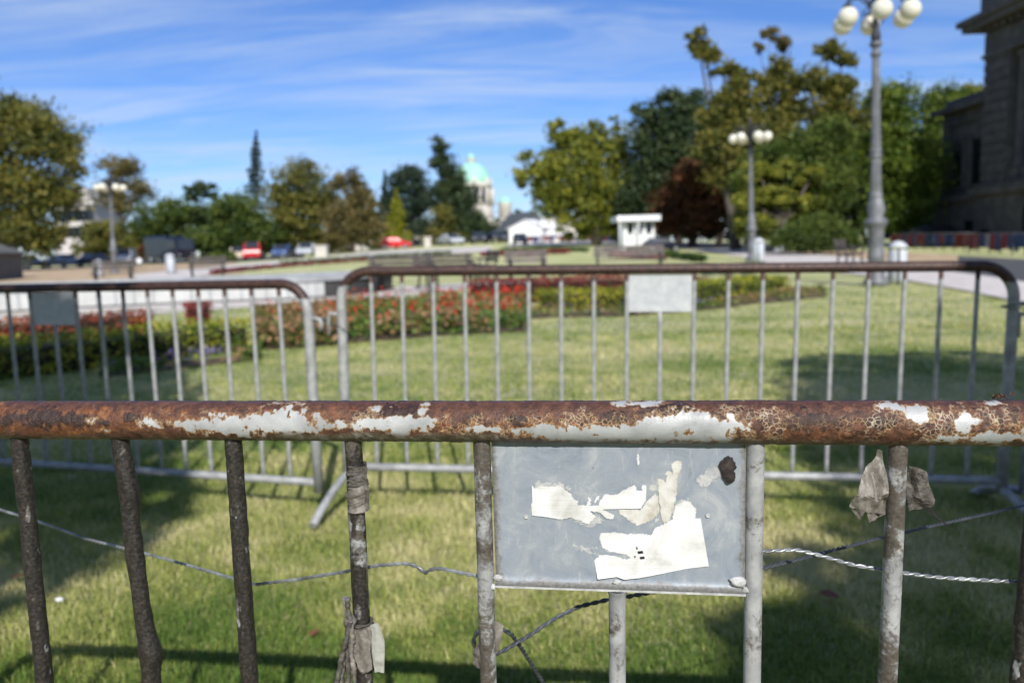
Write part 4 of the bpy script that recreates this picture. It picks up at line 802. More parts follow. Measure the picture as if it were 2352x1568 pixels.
tree('broadleaf_tree', 104, 465, [(465, 438, 42, 17), (440, 455, 24, 12), (500, 455, 26, 10), (470, 500, 60, 30)], 'dark', 'flat-topped dark tree left of the tall spruce', 1500, .34, seed=5)
tree('broadleaf_tree', 94, 540, [(545, 490, 60, 45), (520, 545, 75, 38), (590, 540, 55, 42), (480, 555, 50, 30)], 'green', 'dense green tree below the tall spruce', 3000, .36, seed=6)
conifer('spruce_tree', 125, 589, 300, 480, 34, 'pine', 'tall narrow spruce with a sparse spire top', 1500, 7)
tree('broadleaf_tree', 97, 690, [(688, 415, 52, 50), (650, 460, 48, 45), (730, 465, 48, 48), (690, 510, 85, 50), (640, 550, 50, 30), (735, 555, 50, 28)], 'olive', 'rounded olive tree right of the tall spruce', 3900, .33, seed=8)
tree('broadleaf_tree', 95, 810, [(798, 425, 34, 34), (835, 455, 32, 34), (800, 490, 58, 45), (845, 520, 40, 45), (790, 550, 55, 30)], 'brown', 'brownish autumn tree between the olive tree and the dark pines', 2600, .33, seed=9)
conifer('pine_tree', 112, 884, 392, 560, 32, 'pine', 'dark conifer with a slim top left of the yellow tree', 1500, 10)
tree('broadleaf_tree', 106, 945, [(915, 425, 30, 35), (950, 410, 30, 32), (965, 455, 45, 40), (910, 490, 40, 45), (960, 520, 40, 40)], 'pine', 'dark blue-green tree cluster behind the yellow tree', 2600, .34, seed=11)
conifer('yellow_tree', 104, 910, 432, 560, 36, 'yellow', 'small bright yellow-green conical tree above the red car', 1500, 12, size=.32)
tree('pine_tree', 106, 1040, [(1008, 335, 20, 30), (1014, 375, 30, 26), (1040, 410, 34, 28), (1050, 450, 42, 35), (1062, 490, 46, 35), (1085, 530, 46, 30), (1020, 455, 28, 40)], 'dark', 'tall dark pine left of the green dome', 3400, .32, seed=13)
tree('broadleaf_tree', 104, 1020, [(1020, 510, 34, 36), (1000, 545, 36, 22), (1050, 548, 30, 20)], 'olive', 'small yellow-olive tree at the foot of the tall pine', 1300, .3, seed=14)
tree('broadleaf_tree', 110, 1130, [(1120, 540, 36, 26), (1160, 530, 24, 30), (1185, 520, 14, 40)], 'dark', 'low dark tree below the green dome', 1100, .34, seed=15)
tree('broadleaf_tree', 74, 1370, [(1292, 318, 36, 42), (1350, 330, 50, 44), (1425, 335, 46, 50), (1475, 385, 40, 60), (1240, 385, 52, 38), (1205, 415, 34, 26), (1330, 400, 90, 70), (1270, 455, 60, 44), (1430, 440, 70, 55), (1350, 490, 80, 40), (1320, 530, 45, 22), (1420, 505, 70, 40), (1290, 295, 20, 26), (1370, 290, 16, 22), (1415, 292, 14, 24), (1490, 460, 44, 56), (1440, 535, 60, 24)], 'lime', 'big sunlit yellow-green tree at the centre', 6500, .32, seed=16, trunk=.4, cl=.3)
tree('broadleaf_tree', 70, 1560, [(1490, 265, 42, 40), (1545, 245, 50, 34), (1590, 265, 44, 50), (1560, 320, 70, 50), (1610, 360, 60, 60), (1540, 390, 56, 54), (1500, 330, 44, 44), (1500, 430, 40, 60)], 'dark', 'dark bluish tree right of the yellow-green tree', 3600, .34, seed=17)
tree('broadleaf_tree', 60, 1590, [(1590, 420, 60, 46), (1540, 465, 46, 44), (1630, 470, 54, 50), (1580, 505, 75, 45), (1520, 520, 30, 30)], 'rust', 'russet-leaved tree above the white kiosk', 3600, .25, seed=18)
tree('broadleaf_tree', 52, 1690, [(1600, 95, 26, 30), (1622, 128, 32, 26), (1662, 160, 34, 26), (1700, 185, 36, 30), (1690, 240, 46, 54), (1705, 300, 56, 54), (1650, 330, 56, 50), (1690, 380, 66, 56), (1640, 260, 34, 34)], 'olive', 'tall tree with a crooked limb reaching left', 4200, .24, seed=19, trunk=.3)
tree('broadleaf_tree', 54, 1795, [(1795, 175, 40, 46), (1760, 205, 32, 30), (1830, 215, 26, 40), (1790, 255, 52, 40), (1780, 310, 56, 44)], 'olive', 'tall tree with a bare brown top left of the tall lamp', 2000, .24, seed=20, trunk=.3)
tree('broadleaf_tree', 55, 1775, [(1765, 85, 26, 16), (1800, 105, 22, 20), (1745, 110, 18, 12)], 'brown', 'sparse bare-topped brown tree rising over the tall olive trees', 260, .22, seed=21, trunk=.12)
tree('broadleaf_tree', 53, 1900, [(1900, 120, 26, 32), (1935, 150, 24, 30), (1880, 190, 36, 36), (1925, 215, 34, 40), (1900, 265, 50, 40), (1950, 275, 40, 40)], 'olive', 'loose olive tree just left of the tall lamp post', 1900, .23, seed=22, trunk=.25)
tree('broadleaf_tree', 46, 1790, [(1790, 370, 66, 44), (1860, 340, 60, 50), (1905, 310, 50, 40), (1740, 420, 60, 50), (1820, 430, 85, 56), (1900, 420, 60, 70), (1760, 490, 66, 40), (1840, 490, 50, 40)], 'green', 'broad green tree filling the gap between the two right lamps', 6200, .2, seed=23)
tree('broadleaf_tree', 44, 1800, [(1740, 400, 34, 26), (1800, 390, 40, 26), (1770, 450, 46, 28), (1840, 470, 44, 26), (1870, 400, 36, 26), (1740, 520, 46, 30), (1720, 460, 30, 34)], 'lime', 'lighter yellow-green branches before the broad green tree', 2200, .18, seed=24)
tree('broadleaf_tree', 56, 2060, [(2050, 240, 58, 56), (2030, 330, 62, 66), (2095, 390, 76, 66), (2060, 470, 76, 60)], 'ygreen', 'fresh green tree directly right of the tall lamp post', 4600, .24, seed=25)
tree('broadleaf_tree', 67, 2150, [(2145, 255, 52, 56), (2195, 235, 50, 46), (2160, 340, 66, 66), (2205, 330, 46, 60), (2130, 430, 66, 60), (2120, 505, 60, 50)], 'ygreen', 'fresh green tree touching the palace wing', 4600, .24, seed=26)
tree('broadleaf_tree', 72, 2215, [(2225, 225, 36, 36), (2200, 260, 30, 30)], 'olive', 'olive tree top showing above the palace wing', 700, .26, seed=27)
tree('broadleaf_tree', 62, 1990, [(1960, 480, 60, 50), (2040, 500, 70, 46), (1900, 510, 60, 40), (1720, 525, 60, 36), (2110, 520, 50, 40), (1640, 535, 40, 24)], 'dark', 'dark shaded undergrowth behind the two right lamps', 3800, .26, seed=28, trunk=.2, cat='shrub', limbs=False)
for k_, (bx_, lb_, key_, lab_) in enumerate(((1500, [(1490, 440, 60, 70), (1560, 460, 60, 80)], 'dark', 'dark tree filling the gap behind the russet tree'), (1650, [(1640, 430, 70, 90), (1720, 400, 70, 90)], 'dark', 'dark tree behind the middle street lamp'), (1860, [(1820, 380, 70, 90), (1900, 370, 70, 90), (1960, 390, 60, 90)], 'green', 'shaded green tree behind the tall lamp at its left'), (2090, [(2030, 400, 70, 110), (2110, 390, 80, 110), (2190, 380, 60, 110)], 'dark', 'shaded dark tree behind the tall lamp at its right'))):
    tree('broadleaf_tree', 71 + k_, bx_, lb_, key_, lab_, 2200, .36, seed=60 + k_, cl=.4)
tree('broadleaf_tree', 92, 1420, [(1400, 525, 60, 26), (1480, 530, 50, 26), (1340, 540, 40, 16), (1560, 535, 50, 22)], 'dark', 'dark undergrowth behind the white kiosk', 1700, .3, seed=29, trunk=.2, cat='shrub', limbs=False)
tree('broadleaf_tree', 112, 700, [(300, 560, 80, 26), (450, 565, 90, 22), (600, 560, 90, 26), (750, 560, 90, 24), (880, 560, 60, 22), (980, 560, 60, 20)], 'dark', 'long dark shrubbery behind the parked cars at left', 2600, .36, seed=30, trunk=.2, cat='shrub', limbs=False)
tree('round_bush', 40, 1870, [(1850, 540, 55, 34), (1910, 545, 55, 30), (1880, 525, 50, 26), (1810, 550, 34, 22), (1945, 555, 30, 20)], 'green', 'rounded green bush between the two right lamps', 4200, .13, seed=31, trunk=.06, cat='bush', group='bushes', cl=.5)
tree('round_bush', 91, 340, [(340, 580, 26, 16), (372, 585, 20, 12)], 'rust', 'small orange-brown bush before the dark truck', 400, .26, seed=32, trunk=.06, cat='bush', group='bushes')
tree('round_bush', 70, 545, [(520, 592, 26, 12), (500, 585, 20, 12)], 'green', 'small green bush beside the red truck', 400, .2, seed=33, trunk=.05, cat='bush', group='bushes')
# trees behind the photographer: their crowns shade the lawn at left and right
def shade_tree(spots, base, label, seed, n=2600, size=.13, zc_=5.0):
    L_ = zc_ / math.tan(SUN_EL); off = np.array([math.sin(SUN_AZ) * L_, -math.cos(SUN_AZ) * L_, zc_]); b = np.array([*base, 0.0]); root = empty('broadleaf_tree', b, label=label, cat='tree', group='park trees'); r = np.random.default_rng(seed); Cs = []
    t = MB(); t.tube([(0, 0, 0), (0, 0, 1.6), (0, 0, 3.4)], [.14, .11, .08], 9)
    for (x, y, rad) in spots:
        c = np.array([x, y, 0]) + off - b; m = int(n * rad * rad / 1.1); D = r.normal(size=(m, 3)); D /= np.linalg.norm(D, axis=1)[:, None]; Cs.append(c + D * (rad * r.random(m) ** .4)[:, None] * np.array([1, 1, .85])); t.tube([(0, 0, 3.3), c * .6 + np.array([0, 0, 1.4]), c], [.06, .04, .015], 6)
    C = np.concatenate(Cs); V, Fq, T = leaf_quads(C, size, r.random(len(C)), .3, .75, seed); fast('crown', V, Fq, TM['green'], root, attrs={'tone': T}); t.build('trunk', BARK, root)
shade_tree([(-2.0, 3.2, .64), (-2.7, 4.85, .9), (-2.3, 4.0, .55), (-3.4, 6.0, 1.0), (-4.1, 7.3, 1.1), (-4.2, 4.8, 1.3), (-2.9, 3.2, .8), (-6.3, 3.2, 2.0), (-6.6, 6.2, 2.2), (-5.2, 1.2, 1.5)], (-3.2, -2.6), 'young tree behind the viewer casting shade on the left lawn', 41)  # far-left crown lobes added out of view to block sky light
shade_tree([(3.0, 6.2, .8), (2.7, 5.1, .9), (3.9, 5.6, 1.2), (1.95, 4.35, .5), (2.5, 3.7, .8), (1.75, 3.75, .38), (1.75, 2.75, .6), (1.15, 2.2, .4), (2.3, 2.6, .7), (.75, 1.9, .28), (1.5, 2.2, .4)], (4.2, -2.8), 'young tree behind the viewer casting shade on the right lawn', 42)

def sky_block_tree(x, y, h, rad, label, seed):  # unseen trees added to block sky light and deepen the shade
    r = np.random.default_rng(seed); root = empty('broadleaf_tree', (x, y, 0), label=label, cat='tree', group='park trees'); n = 2600; D = r.normal(size=(n, 3)); D /= np.linalg.norm(D, axis=1)[:, None]
    C = D * (rad * r.random(n) ** .4)[:, None] * np.array([1, 1, (h - 1.2) / 2 / rad]) + np.array([0, 0, (h + 1.2) / 2]); V, Fq, T = leaf_quads(C, .62, r.random(n), .3, .8, seed); fast('crown', V, Fq, TM['green'], root, attrs={'tone': T})
    MB().tube([(0, 0, 0), (0, 0, h * .3), (0, 0, h * .7)], [.25, .2, .08], 9).build('trunk', BARK, root)
for k_, (x_, y_, h_, r_, l_) in enumerate(((-14, -16, 11, 4.5, 'unseen tree added behind the viewer to block sky light, far left'), (-6.5, -19, 12, 4.2, 'unseen tree added behind the viewer to block sky light, left of centre'), (1.5, -20, 12, 4.2, 'unseen tree added directly behind the viewer to block sky light'), (9.5, -19, 12, 4.2, 'unseen tree added behind the viewer to block sky light, right of centre'), (17, -15, 11, 4.5, 'unseen tree added behind the viewer to block sky light, far right'))): sky_block_tree(x_, y_, h_, r_, l_, 80 + k_)

# ================================================================ STREET LAMPS
M['iron'] = pm('grey_painted_iron', [(0.3, (0.09, 0.093, 0.10)), (0.5, (0.15, 0.154, 0.162)), (0.7, (0.25, 0.254, 0.26))], 3, 0.55, 0.2, bst=0.3)
M['globe'] = pm('cream_glass_globe', [(0.3, (0.62, 0.585, 0.46)), (0.7, (0.72, 0.69, 0.57))], 2, 0.22, bst=0.0, spec=0.6)
M['iron_dark'] = pm('dark_cast_iron', [(0.3, (0.018, 0.018, 0.02)), (0.7, (0.05, 0.05, 0.052))], 6, 0.6, bst=0.3)
def lamp(loc, Hg, rot, label, lean=(0, 0)):
    """cast column with rings, six curved arms, six globes at height Hg"""
    root = empty('street_lamp', loc, rot, label=label, cat='street lamp', group='globe street lamps'); root.rotation_euler = (lean[0], lean[1], rot)
    k = Hg / 4.75
    MB().lathe([(.25, 0), (.25, .12), (.175, .2), (.165, .6), (.175, .62), (.165, .65), (.16, 1.22), (.2, 1.28), (.24, 1.34), (.24, 1.40), (.165, 1.45), (.15, 1.5), (.185, 1.62), (.15, 1.8), (.12, 1.88), (.14, 1.93), (.105, 2.0)], n=20).build('base', M['iron'], root)
    # fluted shaft
    V, Fc = [], []; ns = 32; zs = np.linspace(1.95, Hg - .62, 12)
    for z in zs:
        for j in range(ns):
            a = 2 * math.pi * j / ns; r = (.115 - .045 * (z - 1.6) / (Hg - 2.2)) * (1 if j % 2 else .90); V.append((r * math.cos(a), r * math.sin(a), z))
    for i in range(len(zs) - 1):
        for j in range(ns): Fc.append((i * ns + j, i * ns + (j + 1) % ns, (i + 1) * ns + (j + 1) % ns, (i + 1) * ns + j))
    MB().add(V, Fc).build('shaft', M['iron'], root)
    for z, r in ((2.75, .13), (2.84, .12), (Hg - .75, .11), (Hg - .55, .13)): MB().lathe([(r * .7, -.05), (r, -.02), (r, .02), (r * .7, .05)], (0, 0, z), 18).build('collar', M['iron'], root)
    MB().lathe([(.075, Hg - .62), (.10, Hg - .4), (.06, Hg - .2), (.06, Hg + .42), (.09, Hg + .5), (.03, Hg + .75), (.004, Hg + .85)], n=14).build('finial', M['iron_dark'], root)
    for i in range(6):
        a = i * math.pi / 3; c, s = math.cos(a), math.sin(a); pr = [(.05, Hg + .05), (.18, Hg + .30), (.36, Hg + .46), (.54, Hg + .44), (.66, Hg + .34), (.68, Hg + .22)]
        ar = MB().tube([(r * c, r * s, z) for r, z in pr], .022, 8).build('arm', M['iron_dark'], root)
        MB().tube([(r * c, r * s, z) for r, z in ((.06, Hg - .2), (.22, Hg - .05), (.28, Hg + .12), (.2, Hg + .2))], .012, 6).build('scroll', M['iron_dark'], ar)
        MB().lathe([(.05, Hg + .25), (.09, Hg + .20), (.10, Hg + .16)], (.68 * c, .68 * s, 0), 12).build('cap', M['iron_dark'], ar)
        MB().ball((.68 * c, .68 * s, Hg - .02), .205, 24, 14).build('globe', M['globe'], root)
    return root
def lamp_at(x, Y, ytop, rot, label, lean=(0, 0)):
    b = foot(x, Y); g = atY(x, ytop, Y); return lamp(b, g[2] - b[2], rot, label, lean)
lamp_at(2012, 17.2, 40, math.radians(15), 'tall grey street lamp with six cream globes, nearest and largest', (0, -0.030))
lamp_at(1727, 34.0, 316, math.radians(40), 'street lamp with cream globes standing before the green trees at right', (0, -0.035))
lamp_at(264, 47.0, 430, math.radians(22), 'street lamp with cream globes at left before the parked cars', (0, 0.03))

# ================================================================ PALACE AT RIGHT
M['palace'] = pm('dark_palace_stone', [(0.3, (0.055, 0.052, 0.049)), (0.5, (0.08, 0.075, 0.07)), (0.7, (0.12, 0.113, 0.105))], 1.5, 0.9, bst=0.5, bdist=0.02)  # stone toned darker than it is, for the shade on this facade
M['glass_dark'] = pm('dark_window_glass', [(0.3, (0.008, 0.009, 0.011)), (0.7, (0.018, 0.02, 0.024))], 1, 0.12, bst=0.0, spec=0.6)
M['slate'] = pm('dark_slate_roof', [(0.3, (0.05, 0.055, 0.06)), (0.7, (0.11, 0.12, 0.13))], 3, 0.7, bst=0.4)
def build_palace():
    xf = 30.2; yc = 51.5; b = np.array([xf, 45.0, float(tz(xf, 48))]); root = empty('palace', b, label='dark classical stone palace at the right edge with deep cornice', cat='building')
    g = lambda x, y, z: (x - b[0], y - b[1], z)
    def bx(name, x0, x1, y0, y1, z0, z1, mat='palace', parent=None):
        o = MB().box(g(x0, y0, z0), g(x1, y1, z1)).build(name, M[mat], parent or root); return o
    TOP = 14.0; S1 = 3.6                                     # string course height
    # pavilion, y 33..51.5 ; storey wall is cut into piers round a recessed window bay
    bx('plinth_wall', xf - .25, xf + 14, 33, yc + .2, -1, S1 - .35)
    bx('pier', xf, xf + 14, yc - 2.6, yc, S1, TOP - 2.2); bx('pier', xf, xf + 14, 33, yc - 6.6, S1, TOP - 2.2); bx('bay_wall', xf + 1.2, xf + 14, yc - 6.6, yc - 2.6, S1, TOP - 2.2)
    for i in range(13):                                      # rusticated courses on the corner pier
        z = S1 + .35 + i * .62; bx('course', xf - .07, xf + .3, yc - 2.5, yc + .07, z, z + .52)
    bx('string_course', xf - .55, xf + 14.2, 32.9, yc + .45, S1 - .35, S1 + .05); bx('string_fillet', xf - .35, xf + 14.1, 32.95, yc + .3, S1 + .05, S1 + .30)
    bx('frieze', xf - .08, xf + 14, 33, yc + .08, TOP - 2.2, TOP - .9); bx('architrave', xf - .22, xf + 14, 32.9, yc + .2, TOP - 2.35, TOP - 2.15)
    for i in range(26): bx('dentil', xf - .55, xf - .05, 33 + i * .72, 33.36 + i * .72, TOP - .88, TOP - .62)
    bx('cornice', xf - 1.05, xf + 14, 32, yc + 1.0, TOP - .6, TOP - .22); bx('cornice_cap', xf - 1.3, xf + 14, 31.8, yc + 1.25, TOP - .22, TOP + .12)
    bx('parapet', xf - .2, xf + 13, 33, yc + .1, TOP + .12, TOP + .9); bx('attic_block', xf - .35, xf + 2, yc - 2.2, yc + .2, TOP + .12, TOP + 1.5)
    for yy in (yc - 3.0, yc - 6.2):                          # columns framing the window
        MB().lathe([(.42, 0), (.42, .3), (.34, .4), (.33, 3.0), (.28, 6.3), (.30, 6.4), (.44, 6.6), (.44, 6.9)], g(xf + .55, yy, S1 + 1.1), 18).build('column', M['palace'], root)
        bx('pedestal', xf + .05, xf + 1.1, yy - .5, yy + .5, S1 + .3, S1 + 1.1)
    w = bx('window', xf + 1.05, xf + 1.19, yc - 5.7, yc - 3.5, S1 + 1.2, S1 + 6.6, 'glass_dark'); bx('frame', xf + 1.0, xf + 1.12, yc - 4.7, yc - 4.5, S1 + 1.2, S1 + 6.6, 'palace', w); bx('transom', xf + .99, xf + 1.13, yc - 5.7, yc - 3.5, S1 + 4.6, S1 + 4.8, 'palace', w)
    bx('balustrade', xf + .2, xf + .4, yc - 5.9, yc - 3.4, S1 + .3, S1 + 1.15)
    MB().prism([g(xf - .34, yc - 6.2 + 1.4 * q[0], q[1]) for q in [(0, 0), (1, 0), (1, 2.0)] + [(.5 + .5 * math.cos(a), 2.0 + .7 * math.sin(a)) for a in np.linspace(.2, 2.94, 9)] + [(0, 2.0)]], (.06, 0, 0)).build('door', M['glass_dark'], root)
    bx('basement_window', xf - .31, xf - .2, yc - 1.4, yc - .6, .5, 1.1, 'glass_dark')
    # lower wing, y 51.5..57
    T2 = 9.4
    bx('wing_plinth', xf + .1, xf + 10, yc, 57.2, -1, S1 - .6); bx('wing_wall', xf + .6, xf + 10, yc, 57.0, S1 - .6, T2 - 1.2); bx('wing_string', xf - .1, xf + 10, yc + .5, 57.3, S1 - .6, S1 - .2)
    bx('wing_frieze', xf + .45, xf + 10, yc, 57.1, T2 - 1.2, T2 - .35); bx('wing_cornice', xf - .2, xf + 10, yc, 57.6, T2 - .35, T2); bx('wing_parapet', xf + .5, xf + 10, yc, 57.0, T2, T2 + .55)
    for y0 in (52.3, 54.6):
        w = bx('wing_window', xf + .52, xf + .61, y0, y0 + 1.2, S1 + .5, S1 + 3.4, 'glass_dark'); bx('frame', xf + .42, xf + .6, y0 - .2, y0, S1 + .3, S1 + 3.6, 'palace', w); bx('frame', xf + .42, xf + .6, y0 + 1.2, y0 + 1.4, S1 + .3, S1 + 3.6, 'palace', w)
    bx('wing_pilaster', xf + .4, xf + .7, 56.3, 57.05, S1 - .2, T2 - 1.2)
    bx('wing_vent', xf + .05, xf + .15, 52.4, 53.3, 1.0, 1.7, 'glass_dark')
build_palace()

# ================================================================ FAR BUILDINGS
M['copper'] = pm('green_copper', [(0.3, (0.24, 0.50, 0.40)), (0.7, (0.36, 0.62, 0.50))], .3, 0.7, bst=0.0)
M['limestone'] = pm('pale_limestone', [(0.3, (0.46, 0.42, 0.38)), (0.7, (0.60, 0.56, 0.51))], .3, 0.9, bst=0.0)
def build_assembly():
    Y = 250.0; c = atY(1089, HZ, Y); px = FPX / Y; b = np.array([c[0], Y, 2.0]); zz = lambda y: atY(1089, y, Y)[2] - b[2]
    root = empty('domed_building', b, label='pale far building with a green copper dome and lantern', cat='building')
    R = 44 / px; za, zb, zd = zz(421), zz(434), zz(500)
    MB().box((-45, -5, -2), (45, 30, zz(505))).build('wall', M['limestone'], root)
    MB().lathe([(R * 1.05, zz(520)), (R * 1.05, zz(478)), (R * .97, zz(474)), (R * .92, zb + 1.0), (R * 1.02, zb + .6), (R * 1.08, zb), (R * 1.0, zb + .2 + 1), (R * .98, za)], (0, 0, 0), 32).build('drum', M['limestone'], root)
    MB().lathe([(R * .98, za)] + [(R * .98 * math.cos(a), za + (zz(372) - za) * math.sin(a)) for a in np.linspace(.05, 1.38, 14)], n=32).build('dome', M['copper'], root)
    MB().lathe([(1.5, zz(374)), (1.5, zz(366)), (1.2, zz(365))], n=14).build('lantern', M['limestone'], root); MB().lathe([(1.6, zz(365)), (1.3, zz(360)), (.4, zz(355)), (.05, zz(350))], n=14).build('lantern_cap', M['copper'], root)
    for i in range(16):
        a = i * math.pi / 8 + .2; c_, s_ = math.cos(a), math.sin(a); r = R * .955; w = MB(); t = np.array([-s_, c_, 0]) * .8; o = np.array([c_ * r, s_ * r, 0]); e = np.array([c_, s_, 0]) * .35
        z0, z1 = zz(470), zz(440); w.add([o - t + (0, 0, z0), o + t + (0, 0, z0), o + t + (0, 0, z1), o - t + (0, 0, z1), o - t + e + (0, 0, z0), o + t + e + (0, 0, z0), o + t + e + (0, 0, z1), o - t + e + (0, 0, z1)], [(0, 1, 2, 3), (4, 5, 6, 7), (0, 1, 5, 4), (1, 2, 6, 5), (2, 3, 7, 6), (3, 0, 4, 7)])
        w.build('drum_window', M['glass_dark'], root)
        cc = o + t * 1.9; MB().tube([cc + e * 1.2 + (0, 0, zz(474)), cc + e * 1.2 + (0, 0, zb)], .5, 8).build('drum_column', M['limestone'], root)
        if i % 2 == 0: MB().box((c_ * R * .95 - .7, s_ * R * .95 - .7, za - .5), (c_ * R * .95 + .7, s_ * R * .95 + .7, za + 1.3)).build('dormer', M['limestone'], root)
    tx = (1162 - 1089) / px; tu = MB().lathe([(2.0, zz(520)), (2.0, zz(474)), (2.3, zz(472)), (2.3, zz(470))], (tx, -2, 0), 14).build('turret', M['limestone'], root); MB().lathe([(2.1, zz(470)), (1.8, zz(463)), (.9, zz(457)), (.2, zz(452))], (tx, -2, 0), 14).build('turret_dome', M['copper'], tu)
build_assembly()
def build_white_house():
    Y = 135.0; b = foot(178, Y); px = FPX / Y; z = lambda y: atY(178, y, Y)[2] - b[2]; root = empty('white_building', b, label='pale far building glimpsed between the left trees', cat='building'); w = 45 / px
    MB().box((-w, 0, -.5), (w, 10, z(470))).build('wall', M['limestone'], root); MB().box((-w - .5, -.5, z(470)), (w + .5, 10.5, z(462))).build('cornice', M['limestone'], root); MB().box((-w * .8, .5, z(462)), (w * .8, 9, z(432))).build('attic', M['limestone'], root)
    for i in range(-3, 4):
        for (za, zb_) in ((545, 520), (508, 482)): MB().box((i * w / 3.6 - .6, -.08, z(za)), (i * w / 3.6 + .6, .1, z(zb_))).build('window', M['glass_dark'], root)
build_white_house()
def pale_block(x, Y, w_px, ytop, label):
    b = foot(x, Y); px = FPX / Y; h = atY(x, ytop, Y)[2] - b[2]; w = w_px / px; root = empty('gate_pillar', b, label=label, cat='pillar', group='pale gate pillars')
    MB().box((-w / 2, -w / 2, -.1), (w / 2, w / 2, h * .9)).build('shaft', M['limestone'], root); MB().box((-w / 2 - .08, -w / 2 - .08, h * .9), (w / 2 + .08, w / 2 + .08, h)).build('cap', M['limestone'], root)
pale_block(740, 80, 26, 563, 'pale square gate pillar right of the silver car at left'); pale_block(983, 98, 15, 544, 'slim pale gate pillar right of the red car')

M['tent_white'] = pm('white_tent_fabric', [(0.3, (0.74, 0.74, 0.74)), (0.7, (0.81, 0.81, 0.81))], .6, 0.8, bst=0.2)
M['tent_grey'] = pm('grey_tent_canvas', [(0.3, (0.085, 0.083, 0.075)), (0.7, (0.15, 0.147, 0.135))], 2, 0.9, bst=0.3)
def gable_tent(x, Y, wpx, ytop, yeave, dep, mat, label, rz=0.0, roofmat=None):
    b = foot(x, Y); px = FPX / Y; w = wpx / px / 2; he = atY(x, yeave, Y)[2] - b[2]; ht = atY(x, ytop, Y)[2] - b[2]; root = empty('gable_tent', b, rz, label=label, cat='tent', group='tents')
    MB().prism([(-w, 0, 0), (w, 0, 0), (w, 0, he), (0, 0, ht), (-w, 0, he)], (0, dep, 0)).build('walls', mat, root)
    for s in (-1, 1): MB().prism([(0, -.15, ht + .03), (s * (w + .2), -.15, he - .05), (s * (w + .2), -.15, he + .05), (0, -.15, ht + .13)], (0, dep + .3, 0)).build('roof_panel', roofmat or mat, root)
    MB().tube([(-w, -.03, 0), (-w, -.03, he)], .05, 6).build('pole', M['iron'], root); MB().tube([(w, -.03, 0), (w, -.03, he)], .05, 6).build('pole', M['iron'], root)
gable_tent(1208, 92, 82, 506, 525, 8, M['tent_white'], 'white gabled tent right of the green dome', -0.35)
gable_tent(1228, 100, 80, 487, 528, 6, M['slate'], 'dark slate-roofed hut behind the white tent', 0.5, M['slate'])
gable_tent(-85, 40, 130, 555, 584, 5, M['tent_grey'], 'grey canvas tent cut by the left edge', 0.3)
def kiosk():
    Y = 56.; b = foot(1468, Y); px = FPX / Y; z = lambda y: atY(1468, y, Y)[2] - b[2]; w = 36 / px; root = empty('kiosk', b, label='small white kiosk with a flat overhanging roof', cat='kiosk')
    wm = flat('white_painted_panel', (0.72, 0.73, 0.75), .6, scale=1); MB().box((-w, 0, 0), (w, 2.4, z(512))).build('wall', wm, root); MB().box((-w - .5, -.7, z(508)), (w + .3, 2.8, z(495))).build('roof', wm, root); MB().box((-w + .05, .1, z(512)), (w - .05, 2.3, z(507))).build('eave_shade', M['glass_dark'], root)  # dark strip below the roof stands in for the shade under it
    for x0, x1 in ((-w * .72, -w * .38), (-w * .08, w * .22), (w * .46, w * .80)): f = MB().box((x0, -.05, z(537)), (x1, .06, z(513))).build('window', M['glass_dark'], root); MB().box((x0 - .06, -.08, z(538)), (x1 + .06, .02, z(536))).build('sill', wm, f)
    for x in (-w - .3, -w * .1): MB().tube([(x, -.55, 0), (x, -.55, z(508))], .05, 8).build('post', wm, root)
kiosk()

# ================================================================ VEHICLES
M['tyre'] = flat('tyre_rubber', (0.015, 0.015, 0.016), .85); M['rim'] = flat('alloy_rim', (0.45, 0.46, 0.47), .3, .7); M['lens'] = flat('headlamp_glass', (0.75, 0.77, 0.8), .1, .2); M['tail'] = flat('tail_lamp', (0.35, 0.015, 0.012), .2)
M['carglass'] = pm('car_glass', [(0.3, (0.02, 0.024, 0.028)), (0.7, (0.035, 0.04, 0.046))], 1, 0.06, bst=0.0, spec=0.8)
def paint(name, c):
    m, nt, N, L, B = new(name); tc = N.new('ShaderNodeTexCoord').outputs['Object']; n = noise(N, L, tc, 2, 4); L.new(ramp(N, L, n, [(0.3, [v * .88 for v in c]), (0.7, c)]), B.inputs['Base Color']); B.inputs['Roughness'].default_value = .28; B.inputs['Coat Weight'].default_value = .8; B.inputs['Coat Roughness'].default_value = .06; return m
